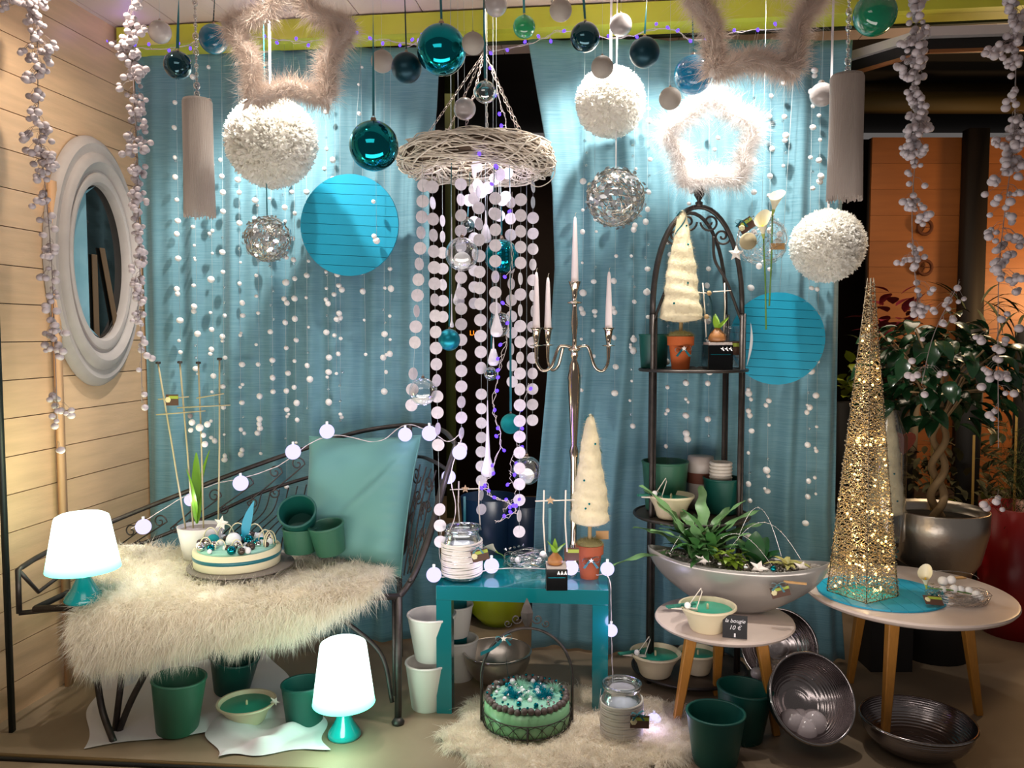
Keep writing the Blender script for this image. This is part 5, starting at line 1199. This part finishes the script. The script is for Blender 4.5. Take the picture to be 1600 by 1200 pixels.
# lily and nest arrangement on the right table
ag = G(1480, 938, Z2); ar = thing('lily_arrangement', 'wire nest with white calla, felt balls and gift card on the right table', 'decoration', ag)
rnd = R(31); b = MB()
for k in range(24):
    a = rnd.uniform(0,6.28); rr = rnd.uniform(.05,.085); z = rnd.uniform(.004,.03); b.tube([(.03+rr*1.25*math.cos(a+q*.314), -.01+rr*.8*math.sin(a+q*.314), z+.008*math.sin(q*.8+a)) for q in range(20)], .0008, 4, True)
b.build('wire_coils', chrome, ar)['kind'] = 'stuff'
calla(ar, Vector((-.075,-.01,.045)), (-.25,-.25,1), .048, Vector((.07,-.03,.03)))
for q in [(.0,.03,.055,.016),(.025,.025,.06,.015),(-.02,-.01,.04,.011),(.015,-.012,.042,.014),(.035,-.014,.04,.013),(.06,-.018,.038,.013),(.075,-.035,.03,.014),(.085,-.04,.024,.012)]: inst('felt_ball', sphere_mesh(white_felt, True), ar, q[:3], sc=q[3])
card(ar, (-.085,-.075,.025), .06, .034, (-.9,.1,.05)); bow(ar, (-.07,-.05,.04), .03); star(ar, (-.02,-.06,.028), .012, starn, (1,.2,0)); star(ar, (-.035,.03,.045), .010, starn, (1,.2,0))
MB().tube([(.0+.15*math.sin(a)*.8, .03, .06+.02*math.cos(a)*1.5) for a in [-.3+k*.2 for k in range(10)]], .001, 4).build('beaded_wire', chrome, ar)
MB().box((.06,.05,.06), (.05,.02,.004), .2).build('kraft_tag', kraft, ar, smooth=False)

# ------------------------------------------------------------------ silver bowls on the floor
def bowl(loc, r, h, m, label, rot=(0,0,0), ribs=0, grp='polished silver bowls on the floor'):
    t = thing('silver_bowl', label, 'bowl', loc, 0, grp); t.rotation_euler = rot
    pr = []; n_ = 14
    for k in range(n_+1): a = k/n_*PI/2; pr.append((max(.0, r*math.sin(a)**.8 if k else 0), h*(1-math.cos(a))))
    inn = [(max(0, x-.004), z+.003+(.0016*math.sin(i*9) if ribs else 0)) for i, (x, z) in enumerate(pr)][::-1]
    MB().lathe(pr + [(r+.003, h+.001),(r+.002, h+.004),(r-.004,h+.004)] + inn, 56).build('shell', m, t)
    MB().lathe([(r-.004,h),(r,h+.005),(r+.004,h)], 48).build('rim', chrome, t)
    return t
ribbed = mat('ribbed_silver', '#8f878a', .2, 1, bump=.5, bs=1, stretch=(1,1,1))
rm_ = bpy.data.materials.new('spun_silver'); rm_.use_nodes = True; n = rm_.node_tree.nodes; L = rm_.node_tree.links; bs_ = n['Principled BSDF']; bs_.inputs['Base Color'].default_value = lin('#9d9595'); bs_.inputs['Metallic'].default_value = 1; bs_.inputs['Roughness'].default_value = .18
tc = n.new('ShaderNodeTexCoord'); wv = n.new('ShaderNodeTexWave'); wv.bands_direction = 'Z'; wv.inputs['Scale'].default_value = 45; wv.inputs['Distortion'].default_value = .4; L.new(tc.outputs['Object'], wv.inputs[0]); bp = n.new('ShaderNodeBump'); bp.inputs['Strength'].default_value = .35; bp.inputs['Distance'].default_value = .002; L.new(wv.outputs[0], bp.inputs['Height']); L.new(bp.outputs[0], bs_.inputs['Normal'])
q = G(1222, 1062, .0); bowl((q.x+.0, q.y+.06, .10), .135, .09, rm_, 'ribbed silver bowl leaning behind the front one under the round table', (1.15,0,-.25), 1)
q = G(1252, 1168, .0); bA = bowl((q.x, q.y+.06, .115), .135, .12, rm_, 'large silver bowl tipped towards the viewer with pearl shells inside', (1.0,.1,.1), 1)
for x, y, r_, lb_ in ((-.035,-.03,.040,'leftmost pearly white ball in the tipped silver bowl'),(.03,-.035,.042,'rightmost pearly white ball in the tipped silver bowl'),(.0,-.07,.038,'lowest pearly white ball, nearest the rim of the tipped silver bowl'),(-.005,-.01,.030,'small pearly ball behind the others in the tipped silver bowl')):
    o = thing('pearl_ball', lb_, 'ball', (q.x+x+.01, q.y+.03+y*.5, .085+y*.35), 0, 'pearly balls in the tipped silver bowl'); inst('ball', sphere_mesh(mat('pearly_shell', '#d9cccf', .15, coat=.6)), o, sc=r_)
q = G(1432, 1175, .0); bowl((q.x, q.y, 0), .165, .105, rm_, 'wide silver bowl on the floor under the right round table', (0,0,0), 1)
q = G(777, 1062, 0); t = bowl((q.x, 2.98, 0), .125, .12, silver_h, 'shiny silver bowl on the floor behind the metal basket under the teal table')
o = thing('pearl_ball', 'white bauble on the floor under the small round table beside the silver bowls', 'ball', P(1182,1052,2.72)); inst('ball', sphere_mesh(pearl), o, sc=.02); MB().tube([(0,0,.02),(0,0,.05)], .0006, 3).build('thread', nylon, o)
# lime vases beyond the table
lv = mat('lime_glazed_vase', '#9aa51c', .25, coat=.4)
for px, lb_, r_ in ((778,'round lime green vase behind the teal table, right one',.125),(708,'lime green vase behind the left leg of the teal table',.09)):
    q = P(px, 965, 3.62); t = thing('lime_vase', lb_, 'vase', (q.x, 3.62, 0), 0, 'lime green vases'); MB().lathe([(0,0),(r_*.6,0),(r_*.95,.05),(r_,.12),(r_*.85,.2),(r_*.75,.23),(r_*.7,.23),(r_*.8,.2),(0,.05)], 32).build('body', lv, t)
# blue buckets seen between the disc strings
for px, py, r_, lb_ in ((765,775,.135,'dark blue glass pot seen behind the violet lights'),(822,785,.13,'dark blue pot behind the longest disc string'),(872,790,.09,'small dark blue pot behind the bulb cube stakes')):
    q = P(px, py, 3.75); t = thing('blue_pot', lb_, 'pot', (q.x, 3.75, 0), 0, 'dark blue pots behind the teal table'); MB().lathe([(0,0),(r_*.75,0),(r_,q.z),(r_-.006,q.z),(r_*.74,.02),(0,.02)], 32).build('body', mat('dark_blue_glaze', '#14304f', .3), t)

# ------------------------------------------------------------------ metal basket with ball arrangement
q = G(823, 1140, .0); bk = thing('metal_basket', 'round iron basket with arched handle holding a ball arrangement, on the fur rug', 'basket', (q.x, 2.60, .03)); rB = .142
wire = MB(); wire.tube([(rB*math.cos(a), rB*math.sin(a), .012) for a in [k*PI/24 for k in range(48)]], .0022, 5, True); wire.tube([(rB*1.02*math.cos(a), rB*1.02*math.sin(a), .055) for a in [k*PI/24 for k in range(48)]], .0018, 5, True)
for k in range(20):
    a0 = k*2*PI/20; wire.tube([(rB*1.02*math.cos(a0+.157*q_/3*2-.157), rB*1.02*math.sin(a0+.157*q_/3*2-.157), .013+.04*math.sin(PI*q_/6)) for q_ in range(7)], .0013, 4); wire.tube([(rB*1.02*math.cos(a0), rB*1.02*math.sin(a0), .012),(rB*1.02*math.cos(a0), rB*1.02*math.sin(a0), .055)], .0013, 4)
wire.build('wire_gallery', iron, bk)
MB().lathe([(0,.008),(rB*.97,.010),(rB*.985,.03),(rB*.97,.085),(0,.085)], 48).build('green_foam_dish', mat('pale_green_glass_dish', '#86b888', .25, sub=.3), bk)
for a in (0, PI, -PI/2, PI/2): MB().tube([(rB*1.02*math.cos(a), rB*1.02*math.sin(a), .05),(rB*1.02*math.cos(a), rB*1.02*math.sin(a), -.015)], .004, 6).build('leg', iron, bk)
hd = [Vector((rB*1.04*math.cos(a)*(1 if math.sin(a) > 0 else 1), 0, .15+.165*math.sin(a))) for a in [PI*k/24 for k in range(25)]]
MB().tube([Vector((rB*1.04,0,-.02))] + hd + [Vector((-rB*1.04,0,-.02))], .0048, 8).build('handle', iron, bk)
MB().lathe([(0,0),(.004,0),(.018,.03),(.02,.05),(.012,.075),(0,.1)], 4, Matrix.Translation((0,0,.315)) @ Matrix.Diagonal((1,.25,1,1))).build('fleur_finial', iron, bk, smooth=False)
for s in (-1, 1):
    MB().tube(spiral(Vector((s*.034,0,.345)), Vector((-s,0,0)), Z_, .018, 1.3, -1), .0026, 5).build('finial_scroll', iron, bk); MB().tube(spiral(Vector((s*.062,0,.330)), Vector((-s,0,0)), Z_, .013, 1.3, -1), .0022, 5).build('finial_scroll', iron, bk)
rnd = R(12); brownb = sphere_mesh(mat('taupe_ball', '#5d504b', .5), True); wb = sphere_mesh(mat('white_bead', '#eeeef0', .3), True); sb = sphere_mesh(chrome, True); tb_ = sphere_mesh(shiny, True)
for k in range(38): a = k*2*PI/38; inst('taupe_ball', brownb, bk, (rB*.9*math.cos(a), rB*.9*math.sin(a), .093+rnd.uniform(-.002,.004)), sc=.0115)
for k in range(34): a = (k+.5)*2*PI/34; inst('small_bead', rnd.choice([tb_, sb, tb_]), bk, (rB*rnd.uniform(.78,.92)*math.cos(a), rB*rnd.uniform(.78,.92)*math.sin(a), .106), sc=.0042)
for k in range(60):
    a = rnd.uniform(0,6.28); r_ = rnd.uniform(.0,.74)*rB; inst('bead', rnd.choice([wb,wb,sb,tb_]), bk, (r_*math.cos(a), r_*math.sin(a), .10), sc=rnd.uniform(.005,.0105))
MB().lathe([(0,.105),(rB*.6,.095),(rB*.8,.088)], 32).build('mint_fluff_base', mat('mint_fluff', '#8fc8b0', .9), bk)
tf = fuzzy('teal_down', '#0e93a6', .3); mf = fuzzy('mint_down', '#a6dcc4', .3)
for cxy, m_, n_ in ((((-.055,-.005),(-.04,-.03),(.035,.03),(.065,-.02),(.045,-.03)), tf, 260), (((-.01,.02),(.0,-.04),(.09,.03),(-.02,.06)), mf, 240)):
    for c_ in cxy:
        rs = np.random.RandomState(int(abs(c_[0]*1000))+3); D = rs.normal(size=(n_,3)); D[:,2] = abs(D[:,2]); blades('down_tuft', np.array([c_[0], c_[1], .095]) + D*.004, D, rs.uniform(.015,.034,n_), .0007, m_, bk, .1, rs)
bow(bk, (-.075,-.008,.285), .03, ribbon_t, .1); ribbon_curve(bk, [Vector((-.075,-.01,.285)), Vector((-.11,-.015,.255)), Vector((-.15,-.015,.235))], .012, ribbon_t); star(bk, (-.075,-.022,.288), .011, starw)
ribbon_curve(bk, [Vector((-.07,0,.28)), Vector((-.066,0,.2)), Vector((-.055,0,.12))], .01, ribbon_d)

# ------------------------------------------------------------------ cake-like candle arrangement on the fur
q = G(362, 884, .485); ck = thing('table_arrangement', 'round cream arrangement with teal band, balls, wire loops and feather on the fur', 'decoration', (q.x, q.y+.06, .478)); rK = .147
MB().lathe([(0,0),(rK,.0),(rK+.002,.004),(rK+.004,.056),(rK-.001,.062),(rK*.9,.058),(0,.058)], 56).build('cream_drum', mat('cream_drum', '#e3dcb8', .5, sub=.2), ck)
MB().lathe([(rK+.0025,.028),(rK+.0045,.030),(rK+.005,.040),(rK+.003,.042)], 56).build('teal_band', ribbon_t, ck)
MB().lathe([(0,.055),(rK*.96,.056),(rK*.8,.066),(0,.07)], 40).build('mint_wax', mat('mint_wax', '#9fd8c6', .5), ck)
rnd = R(17); taup = sphere_mesh(mat('dark_taupe_bead', '#524640', .2, .6), True)
for k in range(70):
    a = rnd.uniform(0,6.28); r_ = math.sqrt(rnd.random())*rK*.9; s = rnd.uniform(.008,.016); inst('bead', rnd.choice([wb,sb,taup,tb_,wb,taup]), ck, (r_*math.cos(a), r_*math.sin(a), .066+s*.7), sc=s)
inst('large_bead', wb, ck, (-.002,-.03,.09), sc=.027); inst('large_bead', sphere_mesh(shiny, True), ck, (.045,-.01,.085), sc=.02); inst('large_bead', sphere_mesh(mat('teal_felt', '#0d8f96', .9), True), ck, (-.085,.0,.082), sc=.022)
for k, (x, y, r_, a) in enumerate([(-.10,.02,.028,0),(-.06,.06,.03,.3),(-.005,.03,.036,0),(.055,.03,.034,.1),(.095,.02,.024,.4),(.12,-.01,.026,.9),(-.09,-.06,.02,.3),(.03,-.09,.02,0),(-.03,-.08,.018,.2),(.125,-.03,.024,1.2)]):
    MB().tube([(x+r_*math.cos(t_)*math.cos(a), y+r_*math.cos(t_)*math.sin(a), .07+r_*1.9*math.sin(t_)) for t_ in [PI*q_/12 for q_ in range(13)]], .0023, 5).build('wire_loop', mat('cream_wire', '#e6dcb8', .4, .4), ck)
star(ck, (-.055,-.0,.145), .027, starw, (0,.2,0)); MB().tube([(-.055,0,.13),(-.05,0,.06)], .001, 4).build('star_pick', chrome, ck)
MB().grid(lambda u, v: (.028+.06*v*v*.6 + (u-.5)*.034*math.sin(PI*min(1,v*.9+.08)), 0, .07+.155*v), 2, 12).build('blue_feather', mat('blue_feather', '#0a95b8', .35), ck)
pl_ = thing('slate_plate', 'dark grey round plate under the cream arrangement on the fur', 'plate', (q.x+.015, q.y+.055, .468)); MB().lathe([(0,0),(.16,.0),(.183,.006),(.183,.009),(0,.009)], 56).build('plate', mat('grey_slate_plate', '#7e746e', .4), pl_, auto=30)

# ------------------------------------------------------------------ staked bulb planter at the left
q = P(314, 836, 2.98); sp = thing('staked_planter', 'white pot with four tall stakes, crossbars and green shoot behind the cream arrangement', 'planter', (q.x, 2.98, .478)); base = Vector((q.x, 2.98, .478)); kk = 2.98/F
rT = 36*kk; hT = (P(0,821,2.98).z-.478)
MB().lathe([(0,0),(rT*.75,0),(rT,hT),(rT-.005,hT),(rT*.8,hT-.02),(0,hT-.02)], 36).build('pot', white_pot, sp); MB().lathe([(rT-.005,hT-.012),(0,hT-.006)], 24).build('grit', mat('white_grit', '#b9aca4', .9, bump=1, bs=250), sp)
knob = mat('dark_knob', '#2a241f', .5)
for xt, yt, xb in ((247,568,290),(281,567,302),(310,568,318),(343,562,341)):
    MB().tube([P(xb,826,2.97)-base, P((xt+xb)/2+1,700,2.96)-base, P(xt,yt,2.96)-base], .0033, 6).build('stake', mat('pale_cane', '#b5a983', .6), sp)
    MB().lathe([(0,-.003),(.009,-.001),(.009,.006),(0,.008)], 12, Matrix.Translation(P(xt,yt,2.96)-base)).build('stake_cap', knob, sp)
for x0,y0,x1,y1 in ((247,624,295,620),(277,637,360,633),(244,648,321,642),(307,622,350,615)): MB().tube([P(x0,y0,2.95)-base, P(x1,y1,2.95)-base], .0024, 5).build('crossbar', mat('pale_cane', '#b5a983', .6), sp)
card(sp, P(269,625,2.94)-base, .045, .04); 
for x0, y0, x1, y1 in ((270,646,274,785),(331,636,336,715)): ribbon_curve(sp, [P(x0,y0,2.95)-base, P((x0+x1)/2,(y0+y1)/2,2.94)-base, P(x1,y1,2.94)-base], .006, ribbon_d)
tl = leafmesh('leaf', .26, .036, mat('tulip_leaf', '#6fa02a', .4), 10, .06, .25, 0, .6)
for az, el, sc in ((.3,1.5,1.0),(-.9,1.47,1.05),(2.2,1.5,.8)): plant_leaf(tl, sp, P(308,818,2.97)-base, az, el, sc)
for x,y,r_ in ((297,650,4),(300,660,5),(298,672,4),(312,668,6),(320,694,5),(324,663,5),(318,680,4)): inst('felt_ball', sphere_mesh(mat('grey_felt', '#857c7c', .9) if x % 2 else white_felt, True), sp, P(x,y,2.94)-base, sc=r_*kk)

# ------------------------------------------------------------------ hanging calla arrangement before the right curtain
hc = P(1190, 376, 2.90); ha = thing('hanging_calla_ball', 'clear wire ball with callas, card and star hung between shelf and right pompom', 'ornament', hc); kk = 2.90/F; rr = 40*kk
w = MB(); rnd = R(14)
for k in range(30): w.tube(circle_pts((0,0,0), (rnd.gauss(0,1),rnd.gauss(0,1),rnd.gauss(0,1)), rr*rnd.uniform(.92,1)), .0006, 4, True)
w.build('wire_cage', chrome, ha)['kind'] = 'stuff'
w = MB()
for k in range(160):
    d = Vector((rnd.gauss(0,1),rnd.gauss(0,1),rnd.gauss(0,1))).normalized()*rr; s = d.orthogonal().normalized()*.005; w.add([d-s, d+s*.2+Vector((0,0,.0015)), d+s, d-Vector((0,0,.0015))], [(0,1,2,3)])
w.build('foil_flakes', chrome, ha, smooth=False)['kind'] = 'stuff'
calla(ha, P(1207,335,2.84)-hc, (.15,-.2,1), .055, P(1202,478,2.84)-hc); calla(ha, P(1193,372,2.82)-hc, (-.25,-.5,1), .058, P(1197,515,2.84)-hc)
card(ha, P(1166,352,2.82)-hc, .055, .04, (0,-.6,0)); bow(ha, P(1159,345,2.80)-hc, .026); inst('rattan_ball', sphere_mesh(mat('rattan_ball', '#c9b890', .8, bump=1, bs=150)), ha, P(1169,377,2.84)-hc, sc=.029); star(ha, P(1150,396,2.84)-hc, .028, starw)
for x,y in ((1203,360),(1218,366),(1216,376),(1186,416)): inst('felt_ball', sphere_mesh(white_felt, True), ha, P(x,y,2.86)-hc, sc=.011)
MB().box(P(1215,385,2.83)-hc, (.048,.001,.022)).build('kraft_tag', kraft, ha, smooth=False); ribbon_curve(ha, [P(1205,370,2.85)-hc, P(1206,440,2.85)-hc, P(1203,500,2.85)-hc], .005, ribbon_t)
MB().tube([(0,0,rr),(0,0,CEIL-hc.z)], .0006, 3).build('thread', nylon, ha)

# ------------------------------------------------------------------ potted ficus, red pot and shop greenery at the right
fq = Vector((P(1490,0,3.25).x, 3.25, 0)); fic = thing('potted_ficus', 'braided ficus with dark glossy crown in a big silver planter', 'potted tree', fq)
zr_ = P(0,795,3.25).z-.0; rp_ = 75*3.25/F
MB().lathe([(0,zr_-.30),(rp_*.55,zr_-.30),(rp_*.85,zr_-.2),(rp_*.99,zr_-.08),(rp_,zr_),(rp_-.006,zr_+.004),(rp_-.015,zr_-.02),(rp_*.9,zr_-.05),(0,zr_-.05)], 56).build('planter', silver_h, fic)
MB().lathe([(0,0),(.13,0),(.13,zr_-.31),(0,zr_-.30)], 24).build('plinth', mat('dark_plinth', '#15100c', .8), fic)
MB().lathe([(rp_*.93,zr_-.04),(0,zr_-.03)], 24).build('soil', mat('dark_soil', '#120c08', .95), fic)
bark = mat('grey_bark', '#8d7350', .8, bump=.6, bs=60)
for ph_ in (0, PI): MB().tube([(.024*math.cos(ph_+t_*11), .024*math.sin(ph_+t_*11), zr_-.05+.42*t_) for t_ in [k/26 for k in range(27)]], [.017-.005*k/26 for k in range(27)], 10).build('trunk', bark, fic)
rnd = R(44); fl_m = leafmesh('leaf', .10, .055, leaf_d, 6, .25, .18, 0, .8)
crc = Vector((0,0,P(0,582,3.25).z)); bb = MB()
for k in range(26):
    a = rnd.uniform(0,6.28); e = crc + Vector((.24*math.cos(a), .18*math.sin(a), rnd.uniform(-.1,.18))); bb.tube([Vector((0,0,zr_+.33)), crc.lerp(e,.4)+Vector((0,0,-.05)), e], .004, 5)
bb.build('branches', bark, fic)
for k in range(295):
    d = Vector((rnd.gauss(0,1), rnd.gauss(0,1), rnd.gauss(0,1))).normalized(); p = crc + Vector((d.x*.31, d.y*.22, d.z*.24))*rnd.uniform(.5,1.0)
    plant_leaf(fl_m, fic, p, math.atan2(-d.x, d.y)+rnd.uniform(-.8,.8), rnd.uniform(-.7,.35), rnd.uniform(.75,1.2), rnd.uniform(-.4,.4))
rp2 = P(1600,0,3.5); t = thing('red_planter', 'large red planter at the right edge behind the silver one', 'pot', (rp2.x+.07, 3.5, 0)); MB().lathe([(0,0),(.14,0),(.155,.2),(.16,P(0,790,3.5).z),(.15,P(0,790,3.5).z),(.145,.2),(0,.1)], 40).build('body', mat('dark_red_glaze', '#8c1014', .3), t)
b = MB(); 
rs = np.random.RandomState(2); D = rs.normal(size=(900,3)); D[:,2] = abs(D[:,2])+.5; blades('conifer_needles', np.array([0,0,P(0,790,3.5).z-.02]) + rs.normal(size=(900,3))*np.array([.06,.06,.12]) + np.array([0,0,.12]), D, rs.uniform(.04,.09,900), .0012, mat('conifer_green', '#3c4a18', .7), t, .1, rs)
# second wool tree behind the pyramid
g = Vector((P(1408,0,3.15).x, 3.15, .40)); ft = felt_tree(g, .062, .19, .44, .042, .10, mat('dark_tree_pot', '#2a2018', .6), 'cream wool cone tree in cellophane standing behind the lit pyramid', 7)
MB().lathe([(.07,.1),(.068,.5),(.03,.6)], 24).build('cellophane', clear_m, ft)
sb_ = thing('dark_plinth', 'dark low plinth carrying the wool tree behind the pyramid', 'plinth', (g.x, g.y, 0)); MB().box((0,0,.199), (.16,.16,.398)).build('body', mat('dark_plinth', '#15100c', .8), sb_, smooth=False)
# heart, stakes, poinsettia, mixed shop plants
hrt = thing('red_heart', 'glittery red heart on a cane behind the wool tree', 'decoration', Vector((P(1432,0,3.7).x, 3.7, 0))); hz_ = P(0,690,3.7).z
hp2 = [Vector((.055*math.sin(a)**3, 0, .062*(math.cos(a)*.8-.3*math.cos(2*a)-.12*math.cos(3*a)))) for a in [k*2*PI/30 for k in range(30)]]
b = MB(); b.add([(p.x,-.006,p.z+hz_) for p in hp2]+[(p.x,.006,p.z+hz_) for p in hp2], [tuple(range(30)), tuple(range(30,60))[::-1]]+[(k,k+30,(k+1)%30+30,(k+1)%30) for k in range(30)]); b.build('heart', mat('red_glitter', '#a8503c', .5, bump=.8, bs=300), hrt, smooth=False); MB().tube([(0,.01,0),(0,.01,hz_)], .004, 5).build('cane', mat('cane', '#b38f45', .6), hrt)
for i, (x, y0, y1, Y) in enumerate(((1457,690,790,3.4),(1522,680,780,3.5),(1590,640,700,3.55))):
    q = P(x, y1, Y); t = thing('bamboo_cane', ['bamboo cane between the red heart and the ficus trunk','bamboo cane just right of the ficus trunk','bamboo cane at the right edge above the red planter'][i], 'cane', (q.x, Y, 0)); MB().tube([(0,0,0),(-.01,0,P(x,y0,Y).z)], .005, 6).build('cane', mat('cane', '#b38f45', .6), t)
def shrub(px, py, Y, r, n_, leaf, seed, label, sc=(1,1,1), cat='plant', lsc=1, nm='shop_plant'):
    c = P(px, py, Y); t = thing(nm, label, cat, (c.x, c.y, 0)); rnd = R(seed); b = MB()
    MB().lathe([(0,0),(r*.45,0),(r*.6,max(.1,c.z-r*.9)),(0,max(.1,c.z-r*.9))], 20).build('pot', mat('dark_plastic_pot', '#1c1815', .6), t)
    for k in range(n_):
        d = Vector((rnd.gauss(0,1)*sc[0], rnd.gauss(0,1)*sc[1], rnd.gauss(0,1)*sc[2])).normalized()*r*rnd.uniform(.4,1); inst('leaf', leaf, t, M=Matrix.Translation(Vector((d.x*sc[0], d.y*sc[1], c.z+d.z*sc[2]))) @ Matrix.Rotation(math.atan2(-d.x,d.y),4,'Z') @ Matrix.Rotation(rnd.uniform(-.4,1.1),4,'X') @ Matrix.Scale(lsc,4))
    return t
l1 = leafmesh('leaf', .10, .05, mat('shop_leaf_dark', '#24371a', .45), 5, .25, .15); l2 = leafmesh('leaf', .11, .06, mat('poinsettia_red', '#7a1a2e', .55), 5, .15, .1); l3 = leafmesh('leaf', .09, .03, mat('heather_olive', '#4d4a2a', .7), 4, .2, .1); l4 = leafmesh('leaf', .24, .016, mat('palm_blade', '#3a3c14', .6), 8, .35, .1); l5 = leafmesh('leaf', .09,.05, mat('yellow_green_leaf','#7c8a1e',.5),5,.2,.1)
shrub(1395, 500, 4.3, .15, 34, l2, 1, 'dark red poinsettia behind the tip of the lit pyramid', nm='poinsettia')
shrub(1400, 560, 4.2, .20, 60, l1, 2, 'dark leafy shop plant below the poinsettia')
shrub(1335, 590, 4.1, .14, 34, l5, 3, 'yellow-green shop plant left of the lit pyramid behind the curtain edge')
shrub(1500, 740, 3.9, .22, 110, l3, 4, 'greyish heather-like plant behind the braided trunk', (1.2,1,.8))
shrub(1440, 740, 4.0, .20, 80, l3, 5, 'olive bushy plant left behind the braided trunk')
shrub(1545, 790, 3.85, .12, 30, l5, 6, 'low yellow-green plant at the right behind the silver planter')
shrub(1590, 720, 4.0, .26, 70, l1, 7, 'dark leafy plant at the right edge behind the ficus')
shrub(1360, 660, 4.3, .16, 30, l1, 8, 'dark plant behind the upper part of the lit pyramid')
pm_ = shrub(1520, 478, 3.9, .10, 16, l4, 9, 'thin-leaved palm rising behind the ficus crown', (1,1,.8), nm='palm')
shrub(1610, 480, 3.9, .10, 14, l4, 10, 'thin-leaved palm at the right edge over the orange wall', (1,1,.8), nm='palm')
# rings hanging on the orange wall
for y_, lb_ in ((355,'upper brown twig ring hanging on the orange wall'),(418,'lower brown twig ring hanging on the orange wall')):
    q = P(1445, y_, 4.96); t = thing('twig_ring', lb_, 'ornament', q, 0, 'twig rings on the orange wall'); MB().tube([(.042*math.cos(a),0,.042*math.sin(a)) for a in [k*PI/12 for k in range(24)]], .010, 6, True).build('ring', mat('brown_twig', '#5a2c12', .8), t)
    for k in range(3): MB().tube([(0,0,0),(.04*math.cos(k*2.1),0,.04*math.sin(k*2.1))], .003, 4).build('spoke', mat('brown_twig', '#5a2c12', .8), t)
# orange lettering far inside the shop
sgn = thing('shop_sign', 'small glowing orange letters far inside the dark shop', 'sign', P(740, 520, 6.465)); text('LU', sgn, (0,0,-.02), .055, emis('orange_sign_glow', '#ff8a1e', 1.6), shear=0)
# dark counter and baseboard in the shop, seen under the right table
q = P(1440, 990, 4.2); t = thing('shop_counter', 'low dark counter far behind the right round table', 'counter', (q.x+.2, 4.5, 0)); MB().box((0,0,.2), (1.6,.4,.40)).build('body', mat('dark_counter', '#1c110b', .6), t, smooth=False); MB().box((0,-.205,.04), (1.6,.01,.06)).build('kick_strip', mat('pale_strip', '#8d7865', .6), t, smooth=False)
bpy.context.view_layer.update()
